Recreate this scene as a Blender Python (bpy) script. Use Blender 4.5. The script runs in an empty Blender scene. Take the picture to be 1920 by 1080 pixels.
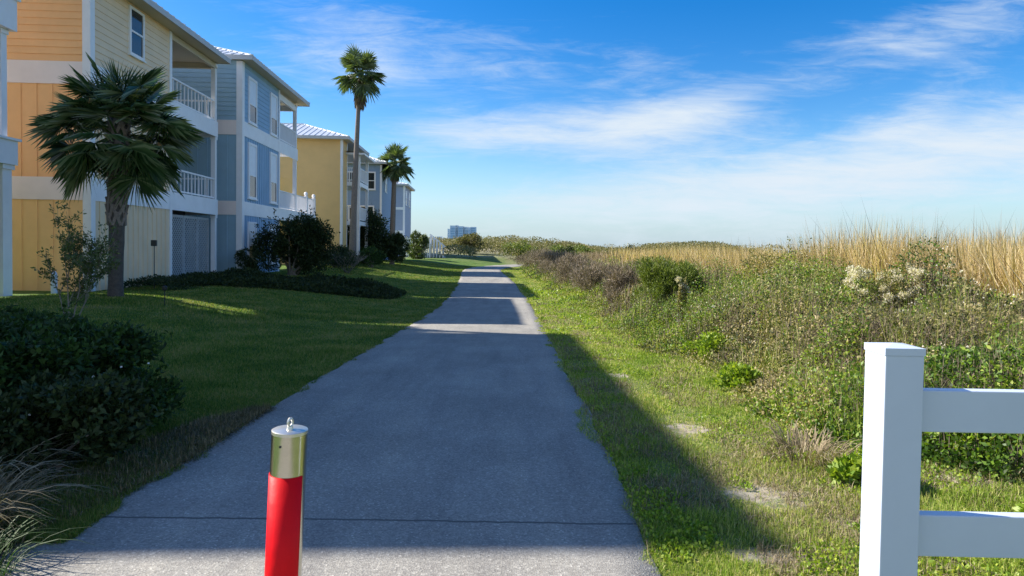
import bpy, math, random
import numpy as np
from mathutils import Matrix, Vector
rng = np.random.default_rng(7); random.seed(7)
R = math.radians
scn = bpy.context.scene
C = scn.collection
# ------------------------------------------------------------------ camera
EYE = 1.55
cd = bpy.data.cameras.new('camera'); cam = bpy.data.objects.new('camera', cd); C.objects.link(cam)
cd.sensor_width = 36; cd.lens = 22.5; cd.clip_end = 20000; cd.clip_start = 0.05; cd.shift_y = -0.0243
cam.matrix_world = Matrix.Translation((0, 0, EYE)) @ (Matrix.Rotation(R(88.5), 4, 'X') @ Matrix.Rotation(R(0.8), 4, 'Z'))
scn.camera = cam
# ------------------------------------------------------------------ light
SUN_EL, SUN_AZ = 38.0, -75.0            # azimuth clockwise from +Y
scn.view_settings.view_transform = 'Standard'; scn.view_settings.look = 'None'
scn.view_settings.exposure = 1.35; scn.view_settings.gamma = 1
sd = bpy.data.lights.new('sun', 'SUN'); sd.energy = 3.7; sd.angle = R(0.55); sd.color = (1, .94, .84)
sun = bpy.data.objects.new('sun', sd); C.objects.link(sun)
tosun = Vector((math.sin(R(SUN_AZ)) * math.cos(R(SUN_EL)), math.cos(R(SUN_AZ)) * math.cos(R(SUN_EL)), math.sin(R(SUN_EL))))
sun.rotation_euler = tosun.to_track_quat('Z', 'Y').to_euler()
# ------------------------------------------------------------------ sky
w = bpy.data.worlds.new('World'); scn.world = w; w.use_nodes = True
nt = w.node_tree; N = nt.nodes; L = nt.links; N.clear()
def nd(t, **k):
    n = N.new(t)
    for a, b in k.items(): setattr(n, a, b)
    return n
def mth(op, a, b=None, c=None):
    n = nd('ShaderNodeMath', operation=op)
    for i, v in enumerate((a, b, c)):
        if v is None: continue
        if isinstance(v, (int, float)): n.inputs[i].default_value = v
        else: L.new(v, n.inputs[i])
    return n.outputs[0]
sky = nd('ShaderNodeTexSky', sky_type='NISHITA'); sky.sun_disc = False
sky.sun_elevation = R(SUN_EL); sky.sun_rotation = R(SUN_AZ % 360); sky.air_density = 1.0; sky.dust_density = 0.4; sky.ozone_density = 2.5
hs = nd('ShaderNodeHueSaturation'); hs.inputs['Saturation'].default_value = 1.5; hs.inputs['Value'].default_value = .96; hs.inputs['Hue'].default_value = 0.508
L.new(sky.outputs[0], hs.inputs['Color'])
tc = nd('ShaderNodeTexCoord'); sp = nd('ShaderNodeSeparateXYZ'); L.new(tc.outputs['Generated'], sp.inputs[0])
dx, dy, dz = sp.outputs
ady = mth('MAXIMUM', mth('ABSOLUTE', dy), 0.12)
s_ = mth('DIVIDE', dx, ady); t_ = mth('DIVIDE', dz, ady)
st = nd('ShaderNodeCombineXYZ'); L.new(s_, st.inputs[0]); L.new(t_, st.inputs[1])
den = mth('ADD', mth('MAXIMUM', dz, 0.0), 0.09)
pl = nd('ShaderNodeCombineXYZ'); L.new(mth('DIVIDE', dx, den), pl.inputs[0]); L.new(mth('DIVIDE', dy, den), pl.inputs[1])
def blob(cx, cy, hx, hy, rot, amp):
    m = nd('ShaderNodeMapping', vector_type='TEXTURE'); L.new(st.outputs[0], m.inputs[0])
    m.inputs['Location'].default_value = (cx, cy, 0); m.inputs['Rotation'].default_value = (0, 0, R(rot)); m.inputs['Scale'].default_value = (hx, hy, 1)
    v = nd('ShaderNodeVectorMath', operation='LENGTH'); L.new(m.outputs[0], v.inputs[0])
    r = nd('ShaderNodeMapRange', interpolation_type='SMOOTHSTEP'); L.new(v.outputs['Value'], r.inputs[0])
    r.inputs[1].default_value = 0; r.inputs[2].default_value = 1.25; r.inputs[3].default_value = amp; r.inputs[4].default_value = 0
    return r.outputs[0]
blobs = [(.10, .175, .32, .055, 1, .38), (.27, .215, .24, .05, 14, .34), (.55, .13, .75, .11, 12, .46), (.15, .08, .45, .06, 4, .24), (.66, .34, .36, .08, 17, .30),
         (.65, .235, .13, .045, 35, .16), (0.0, .29, .16, .07, -20, .24), (-.18, .28, .22, .09, -20, .24), (.22, .26, .16, .06, -10, .2), (-.35, .3, .25, .12, 0, .18), (-.1, .17, .2, .05, 8, .2), (.9, .16, .5, .12, 10, .2)]
mask = None
for b in blobs:
    o = blob(*b); mask = o if mask is None else mth('ADD', mask, o)
def noise(vec, rot, sc, scale, detail, rough, dist):
    m = nd('ShaderNodeMapping'); L.new(vec, m.inputs[0]); m.inputs['Rotation'].default_value = (0, 0, R(rot)); m.inputs['Scale'].default_value = sc
    n = nd('ShaderNodeTexNoise'); L.new(m.outputs[0], n.inputs['Vector']); n.inputs['Scale'].default_value = scale
    n.inputs['Detail'].default_value = detail; n.inputs['Roughness'].default_value = rough; n.inputs['Distortion'].default_value = dist
    return n.outputs[0]
n1 = noise(pl.outputs[0], 20, (1.0, .33, 1), .9, 9, .6, .5)
n2 = noise(st.outputs[0], -14, (1.0, 4.6, 1), 3.6, 12, .66, .9)
n3 = noise(st.outputs[0], -20, (1.0, 6, 1), 8, 10, .68, .8)
nn = mth('ADD', mth('MULTIPLY', n1, .15), mth('ADD', mth('MULTIPLY', n2, .62), mth('MULTIPLY', n3, .52)))
cl = nd('ShaderNodeMapRange', interpolation_type='SMOOTHSTEP'); back_fill_veil = nd('ShaderNodeMapRange', interpolation_type='SMOOTHSTEP'); L.new(dy, back_fill_veil.inputs[0]); back_fill_veil.inputs[1].default_value = .15; back_fill_veil.inputs[2].default_value = -.35; back_fill_veil.inputs[3].default_value = 0; back_fill_veil.inputs[4].default_value = .30  # added cloud veil behind the camera, brightens and warms camera-facing walls
L.new(mth('ADD', mth('ADD', nn, mask), back_fill_veil.outputs[0]), cl.inputs[0])
cl.inputs[1].default_value = .70; cl.inputs[2].default_value = 1.36; cl.inputs[3].default_value = 0; cl.inputs[4].default_value = 1.0
# pale band low over the horizon
hz = nd('ShaderNodeMapRange', interpolation_type='SMOOTHSTEP'); L.new(dz, hz.inputs[0]); hz.inputs[1].default_value = -.02; hz.inputs[2].default_value = .17
hz.inputs[3].default_value = .78; hz.inputs[4].default_value = 0
mh = nd('ShaderNodeMixRGB'); L.new(hz.outputs[0], mh.inputs[0]); L.new(hs.outputs[0], mh.inputs[1]); mh.inputs[2].default_value = (2.1, 3.15, 4.3, 1)
mc = nd('ShaderNodeMixRGB'); L.new(cl.outputs[0], mc.inputs[0]); L.new(mh.outputs[0], mc.inputs[1]); mc.inputs[2].default_value = (4.0, 4.5, 5.0, 1)
bg = nd('ShaderNodeBackground'); bg.inputs[1].default_value = 0.075; L.new(mc.outputs[0], bg.inputs[0])
wo = nd('ShaderNodeOutputWorld'); L.new(bg.outputs[0], wo.inputs[0])

# ------------------------------------------------------------------ helpers
def tag(o, label=None, cat=None, group=None, kind=None):
    if label: o['label'] = label
    if cat: o['category'] = cat
    if group: o['group'] = group
    if kind: o['kind'] = kind
    return o
def empty(name, loc=(0, 0, 0), rz=0, **k):
    o = bpy.data.objects.new(name, None); C.objects.link(o); o.location = loc; o.rotation_euler = (0, 0, rz); o.empty_display_size = .2
    return tag(o, **k)
def mesh_np(name, V, F, mat, parent=None, smooth=False):
    """V (n,3); F: list of int arrays (m,k)."""
    me = bpy.data.meshes.new(name); V = np.asarray(V, dtype=np.float32)
    me.vertices.add(len(V)); me.vertices.foreach_set('co', V.ravel())
    F = [np.asarray(f, dtype=np.int32) for f in F if len(f)]
    tot = sum(f.size for f in F); me.loops.add(tot); me.loops.foreach_set('vertex_index', np.concatenate([f.ravel() for f in F]))
    cnt = np.concatenate([np.full(len(f), f.shape[1]) for f in F]); me.polygons.add(len(cnt))
    me.polygons.foreach_set('loop_start', np.concatenate([[0], np.cumsum(cnt)[:-1]]).astype(np.int32))
    me.update(calc_edges=True); me.validate()
    if smooth: me.polygons.foreach_set('use_smooth', np.ones(len(me.polygons), dtype=bool))
    me.materials.append(mat)
    o = bpy.data.objects.new(name, me); C.objects.link(o)
    if parent: o.parent = parent
    return o
class MB:
    def __init__(s): s.v = []; s.f = []
    def poly(s, pts):
        b = len(s.v); s.v += [tuple(p) for p in pts]; s.f.append(tuple(range(b, b + len(pts))))
    def box(s, x0, x1, y0, y1, z0, z1):
        x0, x1 = sorted((x0, x1)); y0, y1 = sorted((y0, y1)); z0, z1 = sorted((z0, z1))
        b = len(s.v); s.v += [(x, y, z) for z in (z0, z1) for y in (y0, y1) for x in (x0, x1)]
        s.f += [(b, b+2, b+3, b+1), (b+4, b+5, b+7, b+6), (b, b+1, b+5, b+4), (b+2, b+6, b+7, b+3), (b, b+4, b+6, b+2), (b+1, b+3, b+7, b+5)]
    def bar(s, p, q, w, h=None, up=(0, 0, 1)):
        """box along p->q, w across, h along up"""
        h = h or w; p = Vector(p); q = Vector(q); d = (q - p).normalized(); up = Vector(up)
        a = d.cross(up)
        if a.length < 1e-4: a = d.cross(Vector((1, 0, 0)))
        a.normalize(); c = a.cross(d).normalized(); b = len(s.v)
        for e in (p, q):
            for i, j in ((-1, -1), (1, -1), (1, 1), (-1, 1)): s.v.append(tuple(e + a * (w / 2 * i) + c * (h / 2 * j)))
        s.f += [(b, b+1, b+2, b+3), (b+7, b+6, b+5, b+4)] + [(b+i, b+4+i, b+4+(i+1) % 4, b+(i+1) % 4) for i in range(4)]
    def tube(s, pts, rad, n=10, cap=True):
        rings = []; 
        for i, p in enumerate(pts):
            p = Vector(p); a = Vector(pts[max(i-1, 0)]); c = Vector(pts[min(i+1, len(pts)-1)]); d = (c - a).normalized()
            u = d.cross(Vector((0, 1, 0.01))); 
            if u.length < 1e-3: u = d.cross(Vector((1, 0, 0)))
            u.normalize(); v = d.cross(u); r = rad[i] if hasattr(rad, '__len__') else rad; b = len(s.v)
            for k in range(n):
                t = 2 * math.pi * k / n; s.v.append(tuple(p + (u * math.cos(t) + v * math.sin(t)) * r))
            rings.append(b)
        for a, b in zip(rings, rings[1:]):
            for k in range(n): s.f.append((a+k, a+(k+1) % n, b+(k+1) % n, b+k))
        if cap:
            s.f.append(tuple(rings[0]+k for k in range(n))[::-1]); s.f.append(tuple(rings[-1]+k for k in range(n)))
    def build(s, name, mat, parent=None, smooth=False, bevel=0):
        me = bpy.data.meshes.new(name); me.from_pydata(s.v, [], s.f); me.materials.append(mat)
        o = bpy.data.objects.new(name, me); C.objects.link(o)
        if smooth:
            me.polygons.foreach_set('use_smooth', [True] * len(me.polygons)); 
            try: me.set_sharp_from_angle(angle=R(40))
            except Exception: pass
        if parent: o.parent = parent
        if bevel:
            m = o.modifiers.new('bevel', 'BEVEL'); m.width = bevel; m.segments = 2; m.limit_method = 'ANGLE'
        return o

# ------------------------------------------------------------------ materials
def mat(name, col, rough=.6, metal=0, var=.0, vscale=3., bump=0., bscale=40., spec=.5, coat=0):
    m = bpy.data.materials.new(name); m.use_nodes = True; t = m.node_tree; b = t.nodes['Principled BSDF']
    b.inputs['Base Color'].default_value = (*col, 1); b.inputs['Roughness'].default_value = rough; b.inputs['Metallic'].default_value = metal
    b.inputs['Specular IOR Level'].default_value = spec; b.inputs['Coat Weight'].default_value = coat
    g = t.nodes.new('ShaderNodeTexCoord')
    if var:
        n = t.nodes.new('ShaderNodeTexNoise'); n.inputs['Scale'].default_value = vscale; n.inputs['Detail'].default_value = 6; n.inputs['Roughness'].default_value = .65
        t.links.new(g.outputs['Object'], n.inputs['Vector'])
        r = t.nodes.new('ShaderNodeValToRGB'); r.color_ramp.elements[0].position = .3; r.color_ramp.elements[1].position = .7
        r.color_ramp.elements[0].color = (*[c * (1 - var) for c in col], 1); r.color_ramp.elements[1].color = (*[min(1, c * (1 + var)) for c in col], 1)
        t.links.new(n.outputs[0], r.inputs[0]); t.links.new(r.outputs[0], b.inputs['Base Color'])
    if bump:
        n = t.nodes.new('ShaderNodeTexNoise'); n.inputs['Scale'].default_value = bscale; n.inputs['Detail'].default_value = 5
        t.links.new(g.outputs['Object'], n.inputs['Vector'])
        p = t.nodes.new('ShaderNodeBump'); p.inputs['Strength'].default_value = bump; p.inputs['Distance'].default_value = .02
        t.links.new(n.outputs[0], p.inputs['Height']); t.links.new(p.outputs[0], b.inputs['Normal'])
    return m
def leafmat(name, cols, rough=.5, transl=.3, spec=.5, big=0.35, bscale=1.5):
    """foliage: every leaf its own tint (random per island) plus broad patches of plant colour"""
    m = bpy.data.materials.new(name); m.use_nodes = True; t = m.node_tree; b = t.nodes['Principled BSDF']; out = t.nodes['Material Output']
    g = t.nodes.new('ShaderNodeNewGeometry'); tcn = t.nodes.new('ShaderNodeTexCoord')
    n = t.nodes.new('ShaderNodeTexNoise'); n.inputs['Scale'].default_value = bscale; n.inputs['Detail'].default_value = 3; t.links.new(tcn.outputs['Object'], n.inputs['Vector'])
    a = t.nodes.new('ShaderNodeMath'); a.operation = 'MULTIPLY_ADD'; t.links.new(n.outputs[0], a.inputs[0]); a.inputs[1].default_value = big * 3; a.inputs[2].default_value = -big * 1.5
    s = t.nodes.new('ShaderNodeMath'); s.operation = 'ADD'; s.use_clamp = True; t.links.new(g.outputs['Random Per Island'], s.inputs[0]); t.links.new(a.outputs[0], s.inputs[1])
    r = t.nodes.new('ShaderNodeValToRGB'); el = r.color_ramp.elements
    while len(el) < len(cols): el.new(.5)
    for i, c in enumerate(cols): el[i].position = i / (len(cols) - 1); el[i].color = (*c, 1)
    t.links.new(s.outputs[0], r.inputs[0]); t.links.new(r.outputs[0], b.inputs['Base Color']); b.inputs['Roughness'].default_value = rough; b.inputs['Specular IOR Level'].default_value = spec
    if transl:
        tr = t.nodes.new('ShaderNodeBsdfTranslucent'); h = t.nodes.new('ShaderNodeMixRGB'); h.blend_type = 'MULTIPLY'; h.inputs[0].default_value = 1; h.inputs[2].default_value = (1.5, 1.6, .6, 1)
        t.links.new(r.outputs[0], h.inputs[1]); t.links.new(h.outputs[0], tr.inputs[0])
        mx = t.nodes.new('ShaderNodeMixShader'); mx.inputs[0].default_value = transl; t.links.new(b.outputs[0], mx.inputs[1]); t.links.new(tr.outputs[0], mx.inputs[2]); t.links.new(mx.outputs[0], out.inputs[0])
    return m
M = {}
M['white'] = mat('white_trim_paint', (.84, .83, .84), .45, var=.06, vscale=1.5)
M['vinyl'] = mat('white_vinyl', (.56, .62, .74), .32, var=.03, vscale=4)
M['pinkish'] = mat('blush_band_paint', (.88, .74, .68), .55, var=.05, vscale=1.2)
M['orange'] = mat('siding_bounce_orange', (.95, .50, .21), .6, var=.07, vscale=1.1)  # same siding as the cream side; warm bounce light put into this colour
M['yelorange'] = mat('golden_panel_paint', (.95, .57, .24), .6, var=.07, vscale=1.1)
M['cream'] = mat('siding_shade_cream', (.85, .64, .42), .6, var=.07, vscale=1.3)  # same siding as the orange front; the side's shade put into the colour
M['blue'] = mat('grey_blue_siding_paint', (.29, .44, .54), .6, var=.08, vscale=1.2)
M['blueside'] = mat('denim_blue_siding_paint', (.27, .43, .60), .6, var=.08, vscale=1.2)
M['mustard'] = mat('mustard_siding_paint', (.80, .51, .20), .6, var=.06, vscale=1.0)
M['slate'] = mat('slate_blue_siding_paint', (.23, .34, .50), .6, var=.06)
M['greyblue'] = mat('pale_grey_blue_siding_paint', (.33, .38, .50), .6, var=.06)
M['paleblue'] = mat('pale_porch_paint', (.42, .52, .62), .6, var=.06)
M['roof'] = mat('white_metal_roof', (.66, .68, .70), .33, metal=.25, var=.05)
M['fascia'] = mat('grey_fascia_paint', (.50, .50, .50), .5, var=.05)
M['soffit'] = mat('cream_soffit', (.55, .48, .36), .6)
M['glass'] = mat('window_glass', (.02, .03, .04), .06, spec=.9)
M['blind'] = mat('window_blind', (.70, .76, .84), .35, var=.05)
M['dim'] = mat('dark_shade_backing', (.09, .09, .09), .8)  # near-black colour stands in for shade behind the porch lattice
M['lattice'] = mat('shade_grey_lattice', (.42, .44, .46), .6, var=.1)  # white lattice, greyed in colour for the deep porch shade
M['dark'] = mat('dark_metal', (.03, .03, .03), .5)
M['concrete'] = mat('concrete', (.34, .32, .29), .85, var=.15, bump=.3)
M['steel'] = mat('brushed_steel', (.62, .59, .50), .22, metal=1, var=.04, vscale=30)
M['steeltop'] = mat('bare_steel_cap', (.70, .67, .60), .38, metal=.9, var=.08, vscale=60)
M['red'] = mat('red_reflective_sheet', (.74, .0, .006), .5, var=.08, vscale=9, spec=.2, bump=.08, bscale=25)
M['boot'] = mat('old_leaf_boot', (.24, .19, .165), .9, var=.3, vscale=20, bump=.4, bscale=40)
M['bark'] = mat('palm_bark', (.085, .07, .06), .9, var=.35, vscale=14, bump=.6, bscale=30)
M['smoothbark'] = mat('pale_palm_bark', (.20, .165, .14), .9, var=.2, vscale=9, bump=.4, bscale=20)
M['wood'] = mat('grey_branch_bark', (.22, .19, .16), .9, var=.25, vscale=20)
M['tower'] = mat('tower_render', (.55, .59, .61), .7, var=.05, vscale=.02)
M['towerdark'] = mat('tower_glass', (.20, .33, .40), .4)
M['sandm'] = mat('dune_sand', (.62, .58, .52), .95, var=.1, vscale=.3, bump=.2)
M['palm'] = leafmat('palm_leaf', [(.035, .07, .022), (.065, .12, .04), (.24, .28, .14)], .25, .3, .9, .2)
M['palmfar'] = leafmat('fan_palm_leaf', [(.05, .08, .03), (.09, .14, .05), (.20, .24, .09)], .45, .25, .6, .2)
M['deadpalm'] = leafmat('dead_palm_leaf', [(.11, .08, .055), (.2, .15, .1), (.27, .2, .13)], .8, .1)
M['darkleaf'] = leafmat('dark_glossy_leaf', [(.014, .028, .008), (.026, .046, .012), (.055, .08, .022)], .6, .15, .3)
M['bushleaf'] = leafmat('foreground_leaf', [(.018, .04, .010), (.032, .07, .014), (.06, .12, .025)], .6, .25, .3)
M['sprig'] = leafmat('young_leaf', [(.05, .08, .025), (.09, .13, .04), (.14, .16, .05)], .5, .3)
M['lawn'] = leafmat('lawn_blade', [(.05, .11, .018), (.10, .18, .025), (.19, .24, .05), (.34, .29, .12)], .6, .3, .3, .5, 1.1)
M['verge'] = leafmat('verge_blade', [(.14, .23, .022), (.23, .33, .04), (.37, .40, .09), (.58, .50, .24)], .6, .3, .3, .4, .8)
M['straw'] = leafmat('straw_blade', [(.16, .12, .07), (.26, .2, .12), (.42, .35, .22)], .7, .15, .3)
M['weedgreen'] = leafmat('weed_leaf', [(.05, .11, .012), (.10, .19, .02), (.19, .29, .03), (.36, .42, .06)], .5, .3, .4, .8, .8)
M['weedolive'] = leafmat('olive_weed_leaf', [(.10, .11, .035), (.19, .19, .06), (.31, .26, .11), (.46, .37, .19)], .6, .25, .4, .7, .6)
M['weeddry'] = leafmat('dry_weed_stem', [(.12, .09, .07), (.2, .15, .11), (.34, .27, .2)], .8, .1, .3, .35, .6)
M['purple'] = leafmat('dry_purple_brown_twig', [(.14, .11, .08), (.22, .175, .13), (.34, .27, .19)], .8, .1)
M['reed'] = leafmat('reed_blade', [(.20, .17, .06), (.38, .27, .12), (.56, .42, .22), (.80, .66, .44)], .6, .3, .3, .3, .6)
M['redreed'] = leafmat('reddish_reed_blade', [(.14, .12, .06), (.26, .18, .12), (.40, .28, .2), (.52, .42, .3)], .7, .2, .3, .4, .4)
M['bushgreen'] = leafmat('needle_bush_leaf', [(.08, .12, .02), (.14, .19, .03), (.24, .28, .06)], .55, .25)
M['tussock'] = leafmat('shade_dark_straw_blade', [(.08, .075, .035), (.16, .13, .07), (.34, .27, .17)], .6, .2, .3)  # dry straw colours darkened to carry the shade at the left corner
M['yellowleaf'] = leafmat('yellow_green_leaf', [(.13, .22, .02), (.23, .33, .03), (.38, .43, .05)], .5, .35)
M['fluff'] = leafmat('seed_fluff', [(.45, .40, .30), (.62, .56, .45), (.75, .70, .6)], .8, .3)
M['flower'] = mat('white_petal', (.8, .8, .78), .6)
M['dune'] = leafmat('dune_scrub_leaf', [(.09, .095, .035), (.15, .15, .055), (.22, .2, .09), (.30, .25, .15)], .7, .2, .3, .6, .12)

# ------------------------------------------------------------------ terrain
PC = np.array([(-6, -.76), (0, -.77), (10, -.77), (20, -.80), (24.5, -.93), (32.4, -1.25), (40, -1.7), (46.8, -2.2), (53, -2.45), (58, -2.1), (64, -.6), (72, 3), (85, 10), (100, 18)], float)
def cx_path(y): return np.interp(y, PC[:, 0], PC[:, 1])
HW = 1.52
def sstep(a, b, x):
    t = np.clip((np.asarray(x, float) - a) / (b - a), 0, 1); return t * t * (3 - 2 * t)
def vnoise(x, y, s=1.0, seed=0):
    x = np.asarray(x) / s; y = np.asarray(y) / s
    xi = np.floor(x).astype(int); yi = np.floor(y).astype(int); fx = x - xi; fy = y - yi
    def h(a, b):
        n = (a * 374761393 + b * 668265263 + seed * 974634777) & 0x7fffffff; n = ((n ^ (n >> 13)) * 1274126177) & 0x7fffffff
        return (n & 0xffff) / 65535.
    fx = fx * fx * (3 - 2 * fx); fy = fy * fy * (3 - 2 * fy)
    return (h(xi, yi) * (1 - fx) + h(xi + 1, yi) * fx) * (1 - fy) + (h(xi, yi + 1) * (1 - fx) + h(xi + 1, yi + 1) * fx) * fy
def prof(y): return -.42 * sstep(3, 22, y)
def ground(x, y):
    x = np.asarray(x, float); y = np.asarray(y, float); p = prof(y); c = cx_path(y)
    e = c - HW - x; r = x - c - HW
    g = p + (0.1 - p) * sstep(.3, 7.5, e) * (e > 0)
    g = g + (.32 + .12 * (vnoise(x, y, 2.5) - .5)) * sstep(1.2, 5.5, r)
    g = g + .02 * (vnoise(x, y, .6, 3) - .5) * (sstep(.15, .6, e) + sstep(.15, .6, r))
    g = g + .19 * np.exp(-((x + 9.3) / 2.6) ** 2 - ((y - 14.4) / 2.2) ** 2)
    g = g + 1.3 * sstep(66, 95, y) * (1 - sstep(130, 190, y)) * vnoise(x, y, 14, 9) 
    g = g - 4 * sstep(45, 75, x) - 4 * sstep(190, 260, y)
    return g
xs = np.concatenate([-np.geomspace(4000, 16, 26), np.linspace(-15, -3, 49), np.linspace(-2.8, 1.2, 33), np.linspace(1.3, 12, 60), np.geomspace(12.6, 4000, 30)])
ys = np.concatenate([[-60, -30, -10, -4], np.linspace(-2, 12, 90), np.linspace(12.3, 40, 80), np.linspace(41, 110, 90), np.geomspace(114, 9000, 30)])
X, Y = np.meshgrid(xs, ys); Z = ground(X, Y)
cp = cx_path(Y); Z = np.where((np.abs(X - cp) < HW - .05) & (Y < 98), Z - .03, Z)
nx, ny = len(xs), len(ys); idx = np.arange(nx * ny).reshape(ny, nx)
F = np.stack([idx[:-1, :-1], idx[:-1, 1:], idx[1:, 1:], idx[1:, :-1]], -1).reshape(-1, 4)
gm = bpy.data.materials.new('ground_soil_and_turf'); gm.use_nodes = True
t = gm.node_tree; b = t.nodes['Principled BSDF']; b.inputs['Roughness'].default_value = .95; b.inputs['Specular IOR Level'].default_value = .2
g = t.nodes.new('ShaderNodeNewGeometry'); sx = t.nodes.new('ShaderNodeSeparateXYZ'); t.links.new(g.outputs['Position'], sx.inputs[0])
def gn(scale, det=6, ro=.65):
    n = t.nodes.new('ShaderNodeTexNoise'); n.inputs['Scale'].default_value = scale; n.inputs['Detail'].default_value = det; n.inputs['Roughness'].default_value = ro
    t.links.new(g.outputs['Position'], n.inputs['Vector']); return n.outputs[0]
def gr(src, stops):
    r = t.nodes.new('ShaderNodeValToRGB'); el = r.color_ramp.elements
    while len(el) < len(stops): el.new(.5)
    for i, (p, c) in enumerate(stops): el[i].position = p; el[i].color = (*c, 1)
    t.links.new(src, r.inputs[0]); return r.outputs[0]
def gmix(f, a, c):
    m_ = t.nodes.new('ShaderNodeMixRGB'); t.links.new(f, m_.inputs[0]); t.links.new(a, m_.inputs[1]); t.links.new(c, m_.inputs[2]); return m_.outputs[0]
def gmap(src, a, b_, c=0, d=1):
    m_ = t.nodes.new('ShaderNodeMapRange'); t.links.new(src, m_.inputs[0])
    for i, v in enumerate((a, b_, c, d)): m_.inputs[i + 1].default_value = v
    return m_.outputs[0]
lawnc = gr(gn(1.1), [(.3, (.05, .10, .016)), (.48, (.08, .15, .022)), (.6, (.13, .18, .04)), (.72, (.22, .19, .08))])
vergec = gr(gn(2.2, 8, .7), [(.3, (.08, .13, .025)), (.48, (.13, .17, .045)), (.6, (.22, .22, .09)), (.72, (.34, .29, .18))])
side = gmap(sx.outputs[0], -.9, -.5)
col = gmix(side, lawnc, vergec)
# bare sandy patches
def spot(px, py, rx, ry):
    v = t.nodes.new('ShaderNodeMapping'); v.vector_type = 'TEXTURE'; t.links.new(g.outputs['Position'], v.inputs[0]); v.inputs['Location'].default_value = (px, py, 0); v.inputs['Scale'].default_value = (rx, ry, 1000)
    l = t.nodes.new('ShaderNodeVectorMath'); l.operation = 'LENGTH'; t.links.new(v.outputs[0], l.inputs[0])
    a = t.nodes.new('ShaderNodeMath'); a.operation = 'ADD'; t.links.new(l.outputs['Value'], a.inputs[0]); t.links.new(gmap(gn(7, 8, .75), .25, .75, -1.0, 1.0), a.inputs[1])
    return gmap(a.outputs[0], .35, 1.15, 1, 0)
SPOTS = [(1.62, 5.55, .30, .38), (1.65, 4.05, .35, .26), (2.15, 3.6, .4, .25), (3.1, 4.15, .8, .3), (2.3, 4.9, .3, .2), (1.4, 8.1, .2, .3), (1.5, 3.2, .5, .12)]
sandc = gr(gn(9, 8, .7), [(.3, (.20, .15, .10)), (.5, (.42, .36, .27)), (.7, (.58, .52, .42))])
sf = None
for s in SPOTS:
    o_ = spot(*s)
    if sf is None: sf = o_
    else:
        a = t.nodes.new('ShaderNodeMath'); a.operation = 'MAXIMUM'; t.links.new(sf, a.inputs[0]); t.links.new(o_, a.inputs[1]); sf = a.outputs[0]
col = gmix(sf, col, sandc)
farsand = gmap(sx.outputs[1], 66, 90)
col = gmix(farsand, col, gr(gn(.12), [(.35, (.16, .16, .07)), (.55, (.34, .30, .2)), (.7, (.6, .56, .48))]))
t.links.new(col, b.inputs['Base Color'])
bp = t.nodes.new('ShaderNodeBump'); bp.inputs['Strength'].default_value = .7; bp.inputs['Distance'].default_value = .05; t.links.new(gn(18, 8, .7), bp.inputs['Height']); t.links.new(bp.outputs[0], b.inputs['Normal'])
o = mesh_np('ground', np.stack([X, Y, Z], -1).reshape(-1, 3), [F], gm, smooth=True); tag(o, 'grass and sand ground under the houses and dunes', kind='structure')
# sea
wm = mat('sea_water', (.10, .22, .33), .25, var=.1, vscale=.02, bump=.3, bscale=.5)
mb = MB(); mb.poly([(40, -2000, -2.2), (12000, -2000, -2.2), (12000, 14000, -2.2), (-6000, 14000, -2.2), (-6000, 230, -2.2), (40, 200, -2.2)])
tag(mb.build('water', wm), 'blue sea beyond the dunes on the right', kind='structure')
# ------------------------------------------------------------------ path
ty = np.concatenate([np.linspace(-4, 30, 137), np.linspace(30.5, 98, 136)]); tx = cx_path(ty)
k = np.hanning(15); k /= k.sum(); tx = np.convolve(np.pad(tx, 7, mode='edge'), k, 'valid')
dxy = np.stack([np.gradient(tx, ty), np.ones_like(ty)], -1); dxy /= np.linalg.norm(dxy, axis=1)[:, None]
cols = np.concatenate([[-1, -.985], np.linspace(-.85, .85, 9), [.985, 1]]); V = []
for i in range(len(ty)):
    for c_ in cols:
        jit = (vnoise(ty[i], 0, .35, 5 if c_ > 0 else 6) - .5) * .07 + (vnoise(ty[i], 0, .12, 15 if c_ > 0 else 16) - .5) * .03 if abs(c_) > .98 else 0
        off = c_ * HW + jit - (.30 * (1 - sstep(2.4, 4.6, ty[i])) * (1 - c_) / 2 if c_ < 1 else 0); px = tx[i] + dxy[i, 1] * off; py = ty[i] - dxy[i, 0] * off
        V.append((px, py, float(prof(py)) + .012 - (.03 if abs(c_) == 1 else 0) + (.006 if abs(c_) == .985 else 0) + .008 * (1 - c_ * c_)))
idx = np.arange(len(V)).reshape(len(ty), 13)
F = np.stack([idx[:-1, :-1], idx[:-1, 1:], idx[1:, 1:], idx[1:, :-1]], -1).reshape(-1, 4)
am = bpy.data.materials.new('weathered_asphalt'); am.use_nodes = True; t = am.node_tree; b = t.nodes['Principled BSDF']; b.inputs['Roughness'].default_value = .85; b.inputs['Specular IOR Level'].default_value = .25
g = t.nodes.new('ShaderNodeNewGeometry'); sx = t.nodes.new('ShaderNodeSeparateXYZ'); t.links.new(g.outputs['Position'], sx.inputs[0])
vo = t.nodes.new('ShaderNodeTexVoronoi'); vo.inputs['Scale'].default_value = 105; t.links.new(g.outputs['Position'], vo.inputs['Vector'])
sc_ = t.nodes.new('ShaderNodeSeparateColor'); t.links.new(vo.outputs['Color'], sc_.inputs[0])
stone = gr(sc_.outputs[0], [(0, (.13, .125, .12)), (.45, (.22, .215, .205)), (.8, (.30, .295, .28)), (.95, (.35, .34, .32)), (1, (.55, .54, .51))])
fine = gr(gn(55, 6, .8), [(.35, (.175, .17, .165)), (.65, (.30, .295, .28))])
broad = gr(gn(.9, 6, .6), [(.3, (1.0, .96, .89)), (.7, (1.36, 1.31, 1.21))])
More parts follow.
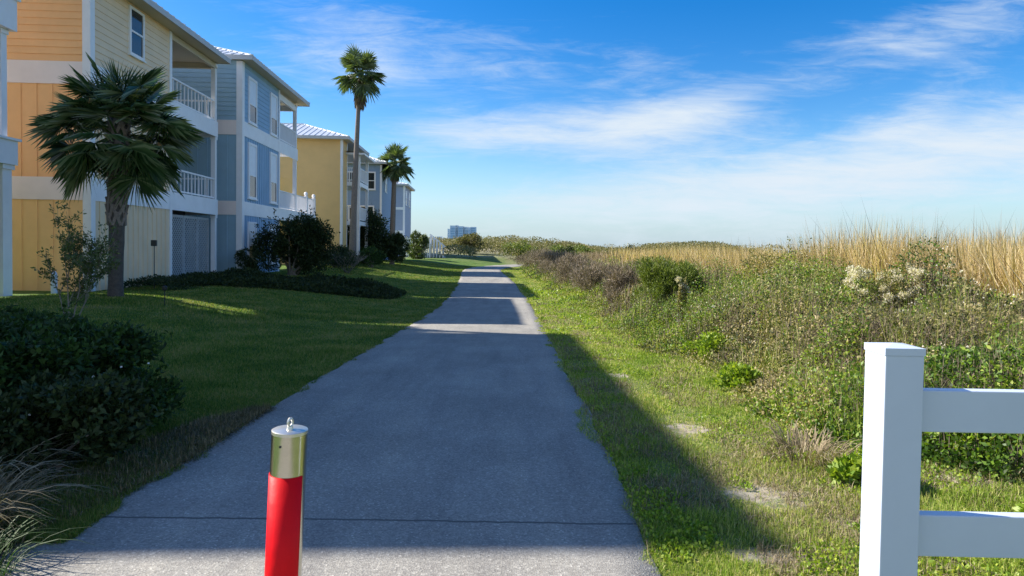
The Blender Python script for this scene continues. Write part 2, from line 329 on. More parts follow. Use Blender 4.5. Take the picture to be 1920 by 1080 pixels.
mx = t.nodes.new('ShaderNodeMixRGB'); mx.inputs[0].default_value = .5; t.links.new(stone, mx.inputs[1]); t.links.new(fine, mx.inputs[2])
ml = t.nodes.new('ShaderNodeMixRGB'); ml.blend_type = 'MULTIPLY'; ml.inputs[0].default_value = 1; t.links.new(mx.outputs[0], ml.inputs[1]); t.links.new(broad, ml.inputs[2])
# transverse crack across the path
def crack(y0, wdt, seed):
    n = t.nodes.new('ShaderNodeTexNoise'); n.noise_dimensions = '2D'; n.inputs['Scale'].default_value = 3; n.inputs['Detail'].default_value = 8; n.inputs['Roughness'].default_value = .7
    mp = t.nodes.new('ShaderNodeMapping'); t.links.new(g.outputs['Position'], mp.inputs[0]); mp.inputs['Scale'].default_value = (1, 0, 0); mp.inputs['Location'].default_value = (seed, seed, 0); t.links.new(mp.outputs[0], n.inputs['Vector'])
    q = t.nodes.new('ShaderNodeMath'); q.operation = 'MULTIPLY_ADD'; t.links.new(n.outputs[0], q.inputs[0]); q.inputs[1].default_value = .05; q.inputs[2].default_value = y0 - .025
    d = t.nodes.new('ShaderNodeMath'); d.operation = 'SUBTRACT'; t.links.new(sx.outputs[1], d.inputs[0]); t.links.new(q.outputs[0], d.inputs[1])
    a = t.nodes.new('ShaderNodeMath'); a.operation = 'ABSOLUTE'; t.links.new(d.outputs[0], a.inputs[0])
    return gmap(a.outputs[0], wdt * .4, wdt, 1, 0)
mp2 = t.nodes.new('ShaderNodeMapping'); t.links.new(g.outputs['Position'], mp2.inputs[0]); mp2.inputs['Scale'].default_value = (2.6, .35, 1); wn = t.nodes.new('ShaderNodeTexNoise'); wn.inputs['Scale'].default_value = 1; wn.inputs['Detail'].default_value = 7; wn.inputs['Roughness'].default_value = .7; t.links.new(mp2.outputs[0], wn.inputs['Vector'])
wr_ = gr(wn.outputs[0], [(.32, (.82, .82, .84)), (.5, (1, 1, 1)), (.68, (1.14, 1.12, 1.08))])
m2 = t.nodes.new('ShaderNodeMixRGB'); m2.blend_type = 'MULTIPLY'; m2.inputs[0].default_value = 1; t.links.new(ml.outputs[0], m2.inputs[1]); t.links.new(wr_, m2.inputs[2]); ml = m2
ck = crack(3.52, .014, 3)
dk = t.nodes.new('ShaderNodeRGB'); dk.outputs[0].default_value = (.10, .095, .09, 1)
c1 = gmix(ck, ml.outputs[0], dk.outputs[0])
t.links.new(c1, b.inputs['Base Color'])
bp = t.nodes.new('ShaderNodeBump'); bp.inputs['Strength'].default_value = .6; bp.inputs['Distance'].default_value = .004; t.links.new(vo.outputs['Distance'], bp.inputs['Height']); t.links.new(bp.outputs[0], b.inputs['Normal'])
o = mesh_np('path', V, [F], am, smooth=True); tag(o, 'grey asphalt path running away between lawn and dunes', kind='structure')

# ------------------------------------------------------------------ foliage primitives
def rand_dirs(n, up=0):
    d = rng.normal(size=(n, 3)); d[:, 2] += up; return d / np.linalg.norm(d, axis=1)[:, None]
def leaves_geo(P, ln, wd, D=None, up=.4):
    """rhombic leaves: base P, direction D"""
    n = len(P); D = rand_dirs(n, up) if D is None else D; S = np.cross(D, rand_dirs(n)); S /= np.linalg.norm(S, axis=1)[:, None] + 1e-9
    Nn = np.cross(D, S); ln = np.broadcast_to(ln, (n,))[:, None]; wd = np.broadcast_to(wd, (n,))[:, None]
    V = np.stack([P, P + D * ln * .5 + S * wd * .5 + Nn * wd * .1, P + D * ln - Nn * ln * .12, P + D * ln * .5 - S * wd * .5 + Nn * wd * .1], 1).reshape(-1, 3)
    return V, np.arange(4 * n).reshape(n, 4)
def leaves(name, P, ln, wd, m, parent=None, D=None, up=.4):
    V, F = leaves_geo(P, ln, wd, D, up); return mesh_np(name, V, [F], m, parent)
def blades(name, P, h, wd, m, parent=None, lean=.35, D=None, droop=.5):
    """curved grass blades: two quads-ish + tip"""
    n = len(P); h = np.broadcast_to(h, (n,))[:, None]; wd = np.broadcast_to(wd, (n,))[:, None]
    a = rng.uniform(0, 2 * np.pi, n); hd = np.stack([np.cos(a), np.sin(a), np.zeros(n)], 1) if D is None else D
    s = rng.uniform(0, 2 * np.pi, n); S = np.stack([np.cos(s), np.sin(s), np.zeros(n)], 1)
    ln = (rng.random(n) * lean)[:, None]; U = np.array([0, 0, 1.])
    mid = P + U * h * .55 * (1 - ln * .3) + hd * h * ln * .35; tip = P + U * h * (1 - ln * droop) + hd * h * ln
    V = np.stack([P - S * wd * .5, P + S * wd * .5, mid - S * wd * .38, mid + S * wd * .38, tip], 1).reshape(-1, 3)
    i = np.arange(n)[:, None] * 5
    return mesh_np(name, V, [np.concatenate([i, i + 1, i + 3, i + 2], 1), np.concatenate([i + 2, i + 3, i + 4], 1)], m, parent)
def blob_pts(n, blobs, shell=.55):
    """points spread through ellipsoids, mostly near their outside"""
    vol = np.array([b[3] * b[4] * b[5] for b in blobs]) ** .67; k = rng.choice(len(blobs), n, p=vol / vol.sum()); B = np.array(blobs)[k]
    d = rand_dirs(n); r = 1 - (1 - shell) * rng.random(n) ** 1.6; r *= 1 + .10 * rng.normal(size=n)
    return B[:, :3] + d * r[:, None] * B[:, 3:6], d
def lumps(w, d, h, n, seed, rs=.42):
    r = random.Random(seed); out = []
    for i in range(n):
        a = r.uniform(0, 2 * math.pi); q = math.sqrt(r.random()) * .62; z = r.uniform(.22, .78) * h
        s = rs * r.uniform(.7, 1.15) * (1 - .35 * abs(z / h - .4))
        out.append((math.cos(a) * q * w * (1.1 - .5 * max(0, z / h - .3)), math.sin(a) * q * d * (1.1 - .5 * max(0, z / h - .3)), z, s * w, s * d, s * h * .62))
    return out
def bush(name, label, cat, x, y, w, d, h, n, leaf, m, seed=1, nl=14, group=None, stems=True, up=.4, zoff=0, rs=.42, wr=.5, shoots=0):
    z = float(ground(x, y)) + zoff; o = empty(name, (x, y, z), label=label, cat=cat, group=group)
    B = lumps(w, d, h, nl, seed, rs); P, dd = blob_pts(n, B); P[:, 2] = np.maximum(P[:, 2], .02 + .05 * rng.random(n))
    keep = vnoise(P[:, 0] * 1.0 + P[:, 2] * .7, P[:, 1] + P[:, 2] * .5, .22 * max(w, .6), seed) > .34; P = P[keep]; dd = dd[keep]
    D = dd * .6 + rand_dirs(len(P), up); D /= np.linalg.norm(D, axis=1)[:, None]
    if shoots:
        q = rng.integers(0, len(P), shoots); n_ = 14; out = dd[q] * .8 + rand_dirs(shoots, 1.5) * .8; out /= np.linalg.norm(out, axis=1)[:, None]
        f = np.linspace(.1, 1, n_)[None, :, None]; L_ = rng.uniform(.08, .26, shoots)[:, None, None] * h
        SP_ = (P[q][:, None] + out[:, None] * f * L_ + np.array([0, 0, -.25]) * f ** 2 * L_ * .6).reshape(-1, 3); P = np.concatenate([P, SP_]); D = np.concatenate([D, rand_dirs(len(SP_), .3)])
    sz = leaf * rng.uniform(.6, 1.35, len(P))
    leaves('foliage', P, sz, sz * wr, m, o, D)
    if stems:
        mb = MB(); r = random.Random(seed + 5)
        for i in range(9):
            b_ = r.choice(B); p0 = (r.uniform(-.15, .15) * w, r.uniform(-.15, .15) * d, -.05)
            p1 = (b_[0] * .5 + r.uniform(-.1, .1), b_[1] * .5, b_[2] * .5); p2 = (b_[0], b_[1], b_[2] + b_[5] * .3)
            mb.tube([p0, p1, p2], [.018 * h + .008, .012 * h + .005, .004], 5)
        mb.build('stem', M['wood'], o)
    return o

# ------------------------------------------------------------------ houses
TH = R(2.96)
def uv(u, v): return (u * math.cos(TH) - v * math.sin(TH), u * math.sin(TH) + v * math.cos(TH))
class Face:
    """vertical plane: o origin (x,y), d direction along, n outward normal (house-local)"""
    def __init__(s, o, d, n): s.o = o; s.d = d; s.n = n
    def p(s, a, out, z): return (s.o[0] + s.d[0] * a + s.n[0] * out, s.o[1] + s.d[1] * a + s.n[1] * out, z)
    def box(s, mb, a0, a1, o0, o1, z0, z1):
        p = s.p(a0, o0, z0); q = s.p(a1, o1, z1); mb.box(p[0], q[0], p[1], q[1], z0, z1)
FRONT = lambda x0, y0: Face((x0, y0), (-1, 0), (0, -1))    # runs left from the corner, faces the camera
SIDE = lambda x0, y0: Face((x0, y0), (0, 1), (1, 0))       # runs away from the corner, faces the path
BACK = lambda x0, y0: Face((x0, y0), (-1, 0), (0, 1))
def lap(mb, fc, a0, a1, z0, z1, ex=.2):
    z = z0
    while z < z1 - 1e-3:
        zt = min(z + ex, z1); mb.poly([fc.p(a0, .022, z), fc.p(a1, .022, z), fc.p(a1, .002, zt), fc.p(a0, .002, zt)])
        mb.poly([fc.p(a0, 0, z), fc.p(a1, 0, z), fc.p(a1, .022, z), fc.p(a0, .022, z)]); z = zt
def batten(mb, fc, a0, a1, z0, z1, sp=.43):
    mb.poly([fc.p(a0, .004, z0), fc.p(a1, .004, z0), fc.p(a1, .004, z1), fc.p(a0, .004, z1)])
    a = a0 + sp
    while a < a1 - .05: fc.box(mb, a - .02, a + .02, .004, .026, z0, z1); a += sp
def window(root, fc, a0, a1, z0, z1, split=.5, blind=True, mull=0, fw=.09):
    mb = MB()
    fc.box(mb, a0, a1, .0, .07, z1 - fw, z1); fc.box(mb, a0, a0 + fw, .0, .07, z0, z1 - fw); fc.box(mb, a1 - fw, a1, .0, .07, z0, z1 - fw)
    fc.box(mb, a0 + fw, a1 - fw, .0, .07, z0, z0 + fw * .8)
    zm = z0 + (z1 - z0) * split; fc.box(mb, a0 + fw, a1 - fw, .0, .055, zm - .03, zm + .03)
    for i in range(mull):
        am_ = a0 + (a1 - a0) * (i + 1) / (mull + 1); fc.box(mb, am_ - .04, am_ + .04, 0, .062, z0 + fw, z1 - fw)
    wdw = mb.build('window', M['white'], root)
    m1 = MB(); fc.box(m1, a0 + fw, a1 - fw, .0, .036, z0 + fw * .8, zm - .03); m1.build('pane', M['glass'], wdw)
    m1 = MB(); fc.box(m1, a0 + fw, a1 - fw, .0, .042, zm + .03, z1 - fw); m1.build('blind' if blind else 'pane', M['blind'] if blind else M['glass'], wdw)
    m1 = MB(); fc.box(m1, a0 - .04, a1 + .04, 0, .10, z0 - .05, z0); m1.build('sill', M['white'], wdw)
    return wdw
def hip(root, x0, x1, y0, y1, z, over=.55, pitch=24, fasc=.2, seam=.4, mroof=None):
    """hip roof over the box; eave top at z"""
    X0, X1, Y0, Y1 = x0 - over, x1 + over, y0 - over, y1 + over; w_, l_ = X1 - X0, Y1 - Y0; hh = min(w_, l_) / 2; rise = hh * math.tan(R(pitch))
    if w_ < l_: A = ((X0 + X1) / 2, Y0 + hh); B = ((X0 + X1) / 2, Y1 - hh)
    else: A = (X0 + hh, (Y0 + Y1) / 2); B = (X1 - hh, (Y0 + Y1) / 2)
    a = (*A, z + rise); b_ = (*B, z + rise); p = [(X0, Y0, z), (X1, Y0, z), (X1, Y1, z), (X0, Y1, z)]; mb = MB()
    if w_ < l_: fs = [[p[0], p[1], a], [p[1], p[2], b_, a], [p[2], p[3], b_], [p[3], p[0], a, b_]]
    else: fs = [[p[0], p[1], b_, a], [p[1], p[2], b_], [p[2], p[3], a, b_], [p[3], p[0], a]]
    for f in fs: mb.poly(f)
    tp = math.tan(R(pitch))
    def seamline(q0, q1): mb.bar((q0[0], q0[1], q0[2] + .015), (q1[0], q1[1], q1[2] + .015), .035, .04)
    xx = X0 + seam
    while xx < X1:
        dd = min(xx - X0, X1 - xx, l_ / 2); seamline((xx, Y0, z), (xx, Y0 + dd, z + dd * tp)); seamline((xx, Y1, z), (xx, Y1 - dd, z + dd * tp)); xx += seam
    yy = Y0 + seam
    while yy < Y1:
        dd = min(yy - Y0, Y1 - yy, w_ / 2); seamline((X0, yy, z), (X0 + dd, yy, z + dd * tp)); seamline((X1, yy, z), (X1 - dd, yy, z + dd * tp)); yy += seam
    for q, e in ((p[0], a), (p[1], a if w_ < l_ else b_), (p[2], b_), (p[3], b_ if w_ < l_ else a)): mb.bar(q, e, .12, .05)
    mb.bar(a, b_, .2, .06)
    rf = mb.build('roof', mroof or M['roof'], root)
    mb = MB(); f = .03
    mb.box(X0, X1, Y0 - .01, Y0 + f, z - fasc, z - .003); mb.box(X0, X1, Y1 - f, Y1 + .01, z - fasc, z - .003)
    mb.box(X0 - .01, X0 + f, Y0 + f, Y1 - f, z - fasc, z - .003); mb.box(X1 - f, X1 + .01, Y0 + f, Y1 - f, z - fasc, z - .003)
    mb.build('fascia', M['fascia'], rf)
    mb = MB(); mb.box(X0 + f, X1 - f, Y0 + f, Y1 - f, z - fasc * .7 - .02, z - fasc * .7); mb.build('soffit', M['soffit'], rf)
    return rf
def railing(root, fc, a0, a1, z0, h=1.0, m='white', solid=False, step=.12, name='railing'):
    mb = MB(); fc.box(mb, a0, a1, -.04, .04, z0 + h - .06, z0 + h); fc.box(mb, a0, a1, -.03, .03, z0 + .08, z0 + .14)
    a = a0 + step
    while a < a1: fc.box(mb, a - .018, a + .018, -.018, .018, z0 + .14, z0 + h - .06); a += step
    return mb.build(name, M[m], root)
def column(root, x, y, z0, z1, s=.16, m='white'):
    mb = MB(); mb.box(x - s/2, x + s/2, y - s/2, y + s/2, z0, z1); mb.box(x - s*.65, x + s*.65, y - s*.65, y + s*.65, z1 - .12, z1 - .003); return mb.build('column', M[m], root)

# --- orange house (nearest fully seen)
x_, y_ = -12.0, 18.2; G1 = 0.0
H1 = empty('beach_house', (x_, y_, 0), TH, label='orange and cream three storey house behind the near fan palm', cat='house', group='beach houses along the left of the path')
W1, L1, LP = 4.6, 8.8, 4.75
fr = FRONT(0, 0); sd_ = SIDE(0, 0)
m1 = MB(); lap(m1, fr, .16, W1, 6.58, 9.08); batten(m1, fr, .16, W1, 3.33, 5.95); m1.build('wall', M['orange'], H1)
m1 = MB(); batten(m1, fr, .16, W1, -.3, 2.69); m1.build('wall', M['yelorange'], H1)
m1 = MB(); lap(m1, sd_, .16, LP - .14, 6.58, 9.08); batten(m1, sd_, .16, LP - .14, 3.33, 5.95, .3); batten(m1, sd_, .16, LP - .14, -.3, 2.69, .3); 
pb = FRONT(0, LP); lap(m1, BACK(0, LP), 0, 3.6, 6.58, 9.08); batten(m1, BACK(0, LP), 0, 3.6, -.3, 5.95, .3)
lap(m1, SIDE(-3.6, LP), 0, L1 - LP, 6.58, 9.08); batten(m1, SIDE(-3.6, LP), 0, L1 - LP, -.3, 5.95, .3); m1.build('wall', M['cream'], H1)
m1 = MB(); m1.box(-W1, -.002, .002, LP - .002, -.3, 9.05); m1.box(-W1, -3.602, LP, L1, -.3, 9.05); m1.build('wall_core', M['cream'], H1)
for z0, z1 in ((5.95, 6.58), (2.69, 3.33)):
    m1 = MB(); fr.box(m1, .16, W1, 0, .04, z0, z1); m1.build('trim_band', M['pinkish'], H1); m1 = MB(); sd_.box(m1, .16, L1, 0, .04, z0, z1); m1.build('trim_band', M['white'], H1)
m1 = MB(); m1.box(-.17, .05, -.05, .17, -.3, 9.0); m1.box(0, .05, LP - .14, LP + .02, -.3, 9.0); m1.build('corner_trim', M['white'], H1)
window(H1, sd_, 1.98, 2.86, 7.42, 8.93, .5, False)
for z0, z1 in ((2.95, 3.28), (6.2, 6.53)):
    m1 = MB(); m1.box(-3.58, -.002, LP + .02, L1 - .002, z0, z1); m1.build('porch_floor', M['white'], H1)
    bk = BACK(0, L1); m1 = MB(); bk.box(m1, 0, 3.6, -.0, .04, z0 - .26, z1); m1.build('porch_beam', M['white'], H1)
    railing(H1, SIDE(-.08, LP), .05, L1 - LP - .1, z1 + .02, .92, step=.3); railing(H1, BACK(0, L1 - .08), .1, 3.5, z1 + .02, .92, step=.3)
for z0, z1 in ((-.3, 2.69), (3.33, 5.95), (6.58, 8.98)):
    for xx in (-.09, -3.5): column(H1, xx, L1 - .1, z0, z1, .17)
m1 = MB(); m1.box(-.14, .0, LP + .02, L1, 8.78, 9.0); m1.box(-3.5, -.14, L1 - .14, L1, 8.78, 9.0); m1.build('porch_beam', M['soffit'], H1)
hip(H1, -W1, 0, .35, L1 - .7, 9.18, .6, 22)
def lattice(root, fc, a0, a1, z0, z1, st=.16):
    mb = MB(); fc.box(mb, a0, a0 + .07, 0, .05, z0, z1); fc.box(mb, a1 - .07, a1, 0, .05, z0, z1); fc.box(mb, a0 + .07, a1 - .07, 0, .05, z0, z0 + .09); fc.box(mb, a0 + .07, a1 - .07, 0, .05, z1 - .09, z1)
    w_, h_ = a1 - a0, z1 - z0; c = -h_
    for sgn in (1, -1):
        c = -h_
        while c < w_:
            # line a = c + t (t = height)
            t0 = max(0, -c); t1 = min(h_, w_ - c)
            if t1 > t0 + .03:
                if sgn == 1: p = fc.p(a0 + c + t0, .015, z0 + t0); q = fc.p(a0 + c + t1, .015, z0 + t1)
                else: p = fc.p(a1 - c - t0, .03, z0 + t0); q = fc.p(a1 - c - t1, .03, z0 + t1)
                mb.bar(p, q, .012, .045) if abs(fc.n[1]) > .5 else mb.bar(p, q, .012, .045)
            c += st
    return mb.build('lattice_gate', M['lattice'], root)
lf = SIDE(-.3, LP)
for a0, a1 in ((.08, 1.55), (1.58, 2.75), (2.78, 3.85)): lattice(H1, lf, a0, a1, -.05, 2.55)
m1 = MB(); m1.box(-1.3, -1.25, LP + .03, L1 - .1, -.2, 2.9); m1.build('shade_backing', M['dim'], H1)  # dark sheet added so the lattice openings show porch shade

# --- blue house
x_, y_ = -11.85, 28.0
H2 = empty('beach_house', (x_, y_, 0), TH, label='grey blue three storey house with stacked porches behind the big round bush', cat='house', group='beach houses along the left of the path')
W2, LW, LE, LD = 9., 5.2, 8.5, 12.6
fr = FRONT(0, 0); sd_ = SIDE(0, 0)
m1 = MB(); lap(m1, fr, .2, W2, 6.87, 9.48, .2); batten(m1, fr, .2, W2, 3.36, 6.24, .42); batten(m1, fr, .2, W2, -.3, 2.76, .42); m1.build('wall', M['blue'], H2)
m1 = MB(); lap(m1, sd_, .2, LW - .14, 6.87, 9.48, .2); batten(m1, sd_, .2, LW - .14, 3.36, 6.24, .3); batten(m1, sd_, .2, LW - .14, -.3, 2.76, .3)
lap(m1, BACK(0, LW), .0, 4, 6.87, 9.48); batten(m1, BACK(0, LW), 0, 4, -.3, 6.24); batten(m1, SIDE(-4, LW), 0, LE - LW, -.3, 9.4); m1.build('wall', M['blueside'], H2)
m1 = MB(); m1.box(-W2, -.002, .002, LW - .002, -.3, 9.45); m1.box(-W2, -4.002, LW, LE, -.3, 9.45); m1.build('wall_core', M['blueside'], H2)
for z0, z1, le in ((6.24, 6.87, LE), (2.76, 3.36, LD)):
    m1 = MB(); fr.box(m1, .2, W2, 0, .04, z0, z1); m1.build('trim_band', M['pinkish'], H2); m1 = MB(); sd_.box(m1, .2, le, 0, .04, z0, z1); m1.build('trim_band', M['white'], H2)
m1 = MB(); m1.box(-.21, .05, -.05, .21, -.3, 9.42); m1.box(0, .05, LW - .14, LW + .02, -.3, 9.42); m1.build('corner_trim', M['white'], H2)
for z0, z1, s in ((6.93, 8.98, .42), (3.55, 6.05, .42), (.55, 2.5, .45)):
    for a0 in (.72, 3.7): window(H2, sd_, a0, a0 + 1.05, z0, z1, s, True, 0, .11)
for z0, z1, le in ((2.95, 3.32, LD), (6.45, 6.84, LE)):
    m1 = MB(); m1.box(-3.98, -.002, LW + .02, le - .002, z0, z1); m1.build('porch_floor', M['white'], H2)
    railing(H2, SIDE(-.08, LW), .05, le - LW - .1, z1 + .02, .98, step=.1); railing(H2, BACK(0, le - .08), .1, 3.9, z1 + .02, .98, step=.1)
for z0, z1 in ((-.3, 2.95), (3.32, 6.45), (6.86, 9.35)):
    for xx in (-.1, -3.9): column(H2, xx, LE - .12, z0, z1, .18)
for yy in (LE + 2.2, LD - .1):
    column(H2, -.1, yy, -.3, 2.95, .18)
    m1 = MB(); m1.box(-.18, .02, yy - .1, yy + .1, 3.32, 4.4); m1.tube([(-.08, yy, 4.4), (-.08, yy, 4.46), (-.08, yy, 4.54), (-.08, yy, 4.62), (-.08, yy, 4.66)], [.05, .1, .12, .08, .02], 10); m1.build('newel_post', M['white'], H2)
m1 = MB(); m1.box(-.16, -.02, LW + .02, LE, 9.0, 9.3); m1.box(-3.9, -.16, LE - .16, LE - .02, 9.0, 9.3); m1.build('porch_beam', M['white'], H2)
hip(H2, -W2, 0, .25, LE, 9.62, .55, 22)

# --- mustard house
x_, y_ = -11.73, 44
H3 = empty('beach_house', (x_, y_, 0), TH, label='mustard yellow three storey house with a plain wall behind the tall palm', cat='house', group='beach houses along the left of the path')
fr = FRONT(0, 0); sd_ = SIDE(0, 0)
m1 = MB(); lap(m1, fr, .14, 10, -.3, 8.72, .19); lap(m1, sd_, .14, 1.6, -.3, 8.72, .19); lap(m1, SIDE(-1.5, 1.6), 0, 5, -.3, 8.6, .19); m1.build('wall', M['mustard'], H3)
m1 = MB(); m1.box(-10, -.002, .002, 1.6, -.3, 8.7); m1.box(-10, -1.502, 1.6, 7, -.3, 8.7); m1.build('wall_core', M['mustard'], H3)
m1 = MB(); m1.box(-.12, .04, -.04, .12, -.3, 8.68); m1.box(0.0, .04, 1.5, 1.62, -.3, 8.68); m1.build('corner_trim', M['white'], H3)
window(H3, fr, 3.1, 5.2, 3.9, 4.9, .02, False, 1, .12)
for z0, z1 in ((2.9, 3.2), (5.7, 6.0)):
    m1 = MB(); m1.box(-1.5, .9, 1.63, 5.2, z0, z1); m1.build('porch_floor', M['white'], H3)
    railing(H3, SIDE(.85, 1.63), 0, 3.5, z1, 1.0); railing(H3, FRONT(.9, 1.68), 0, .85, z1, 1.0)
for yy in (1.75, 5.1):
    for z0, z1 in ((-.3, 2.9), (3.2, 5.7), (6.0, 7.95)): column(H3, .8, yy, z0, z1, .2)
for z0 in (.1, 3.4, 6.1): window(H3, SIDE(-1.5, 1.6), .8, 2.6, z0, z0 + 2., .02, False, 1, .1)
hip(H3, -10, 0, 0, 7, 8.85, .55, 20)
m1 = MB(); m1.poly([(-1.5, 1.2, 8.3), (1.3, 1.2, 8.0), (1.3, 5.6, 8.0), (-1.5, 5.6, 8.3)]); m1.box(-1.5, 1.3, 1.2, 5.6, 7.85, 7.995); m1.build('porch_roof', M['roof'], H3)
m1 = MB(); m1.box(-5.6, -4.2, -1.2, -.03, 6.0, 6.12); m1.box(-5.7, -2.6, -1.3, -.03, 3.2, 3.4); m1.build('canopy', M['white'], H3)

# --- slate house
x_, y_ = -11.7, 57
H4 = empty('beach_house', (x_, y_, 0), TH, label='slate blue house with a triple upstairs window, partly behind the shorter fan palm', cat='house', group='beach houses along the left of the path')
fr = FRONT(0, 0); sd_ = SIDE(0, 0)
m1 = MB(); lap(m1, fr, .14, 9, -.3, 8.7, .2); lap(m1, sd_, .14, 7, -.3, 8.7, .2); m1.build('wall', M['slate'], H4)
m1 = MB(); m1.box(-9, -.002, .002, 7, -.3, 8.68); m1.build('wall_core', M['slate'], H4)
m1 = MB(); m1.box(-.12, .04, -.04, .12, -.3, 8.6); fr.box(m1, .14, 9, 0, .04, 2.8, 3.1); m1.build('corner_trim', M['white'], H4)
window(H4, fr, .5, 2.0, 6.4, 8.0, .5, False, 1, .12); window(H4, fr, 2.2, 3.4, 6.4, 8.0, .5, False, 1, .12)
for a0 in (.5, 1.8, 3.1): window(H4, fr, a0, a0 + 1.1, 1.0, 2.7, .5, True, 0, .12)
window(H4, sd_, 2, 3.2, 6.4, 8, .5, True)
for a0 in (.6, 2.2): window(H4, fr, a0, a0 + 1.3, 3.6, 5.0, .02, False, 1, .12)
hip(H4, -9, 0, 0, 7, 8.85, .5, 20)
# --- pale grey blue house
x_, y_ = -12.5, 74
H5 = empty('beach_house', (x_, y_, 0), TH, label='pale grey blue house farthest along the row, beside white stairs and railing', cat='house', group='beach houses along the left of the path')
m1 = MB(); lap(m1, fr, .14, 3.6, -.3, 8.4, .22); lap(m1, sd_, .14, 7, -.3, 8.4, .22); m1.build('wall', M['greyblue'], H5)
m1 = MB(); m1.box(-3.6, -.002, .002, 7, -.3, 8.38); m1.box(-9, -3.65, 1.5, 7, -.3, 8.3); m1.build('wall_core', M['greyblue'], H5)
m1 = MB(); m1.box(-.16, .05, -.05, .16, -.3, 8.35); m1.box(-3.6, -3.4, -.05, .05, -.3, 8.35); fr.box(m1, .16, 3.4, 0, .04, 2.9, 3.2); fr.box(m1, .16, 3.4, 0, .04, 5.6, 5.9); m1.build('corner_trim', M['white'], H5)
window(H5, sd_, 1.0, 2.2, 6.2, 7.9, .5, True); window(H5, sd_, 4.0, 5.2, 6.2, 7.9, .5, True); window(H5, sd_, 1.0, 2.6, .4, 2.6, .02, False, 0)
window(H5, fr, 2.0, 3.2, 6.1, 7.8, .5, True); window(H5, fr, 2.0, 3.2, 3.5, 5.2, .5, True)
hip(H5, -3.6, 0, 0, 7, 8.55, .45, 14)
# white stairs and railing in front of the pale house
x_, y_ = -10.6, 71
o = empty('boardwalk_steps', (x_, y_, float(ground(x_, y_))), TH, label='white wooden steps and railings beside the pale grey blue house', cat='steps')
m1 = MB(); m1.box(-1.6, 1.4, 0, 4, 1.55, 1.7)
for i in range(6): m1.box(1.4 + i * .28, 1.7 + i * .28, .6, 2.2, 1.3 - i * .25, 1.36 - i * .25)
m1.build('deck', M['white'], o)
m1 = MB()
for i in range(16):
    xx = -1.5 + i * .19; m1.box(xx, xx + .1, -.02, .02, 0, 2.1)
m1.box(-1.6, 1.5, -.05, .05, 2.1, 2.2); m1.box(-1.6, 1.5, .02, .06, .3, .42); m1.build('railing', M['white'], o)
m1 = MB()
for yy in (.6, 2.2):
    m1 = MB(); m1.bar((1.4, yy, 2.64), (3.1, yy, 1.24), .08)
    for i in range(5): m1.box(1.4 + i * .35, 1.5 + i * .35, yy - .05, yy + .05, 0, 2.6 - i * .29)
    m1.build('stair_rail', M['white'], o)

# --- nearest house, only its porch corner is in view
x_, y_ = -12.74, 16.4
H0 = empty('beach_house', (x_, y_, 0), TH, label='white porch corner with pillar and railing at the left edge of the photo', cat='house', group='beach houses along the left of the path')
L0 = 9.15
m1 = MB(); m1.box(-12, -.02, -L0, -2.6, -.3, 10.55); m1.box(-12, -4.5, -2.6, -.4, -.3, 10.55); lap(m1, SIDE(-.02, -L0), 0, L0 - 2.6, -.3, 10.1); lap(m1, BACK(-.02, -2.6), 0, 4.4, -.3, 10.1); m1.build('wall', M['paleblue'], H0)
for z0, z1 in ((3.44, 4.05), (6.83, 7.6)):
    m1 = MB(); m1.box(-4.5, .06, -2.6, .04, z0, z1); m1.build('porch_beam', M['white'], H0)
    m1 = MB(); m1.box(-4.5, .12, -2.6, .10, z1 + .0, z1 + .06); m1.build('porch_floor', M['white'], H0)
    railing(H0, SIDE(-.22, -2.6), 0, 2.4, z1 + .06, 1.05); railing(H0, BACK(-.2, -.2), 0, 4.2, z1 + .06, 1.05)
for z0, z1, s in ((-.3, 3.44, .32), (4.11, 6.83, .2), (7.66, 10.45, .2)):
    for xx in (-.2, -4.3): column(H0, xx, -.2, z0, z1, s)
hip(H0, -12, 0, -L0, -.55, 10.7, .5, 20)

# --- far towers on the skyline
def tower(label, x, y, parts, name='apartment_tower'):
    o = empty(name, (x, y, -3), label=label, cat='tower')
    m1 = MB(); m2 = MB()
    for (x0, x1, y0, h) in parts:
        m1.box(x0, x1, y0, y0 + 25, 0, h)
        z = 4
        while z < h - 3:
            m2.box(x0 + 1, x1 - 1, y0 - .15, y0 - .05, z, z + 1.7); m2.box(x1 + .05, x1 + .12, y0 + 2, y0 + 22, z, z + 1.7); z += 3.2
    m1.build('wall', M['tower'], o); m2.build('window_band', M['towerdark'], o); return o
k = 1200 / 1200.
tower('tall pale glass towers on the horizon above the dunes', -95, 1200, [(-27, -22, 4, 36), (-22, -12, 0, 42), (-12, -8, 5, 43), (-7, 3, 0, 41), (4, 12, 4, 40), (12, 16, 0, 39), (16, 26, 3, 40)])
tower('low pale building left of the tall towers on the horizon', -138, 1200, [(-10, -4, 0, 17), (-4, 6, 3, 21), (6, 10, 0, 16)], 'apartment_block')
o = empty('beach_building', (-20, 900, -3), label='long low white building on the horizon right of the towers', cat='building')
m1 = MB(); m1.box(-40, 30, 0, 15, 0, 9); m1.box(-32, -10, -2, 10, 9, 10.5); m1.build('wall', M['white'], o)

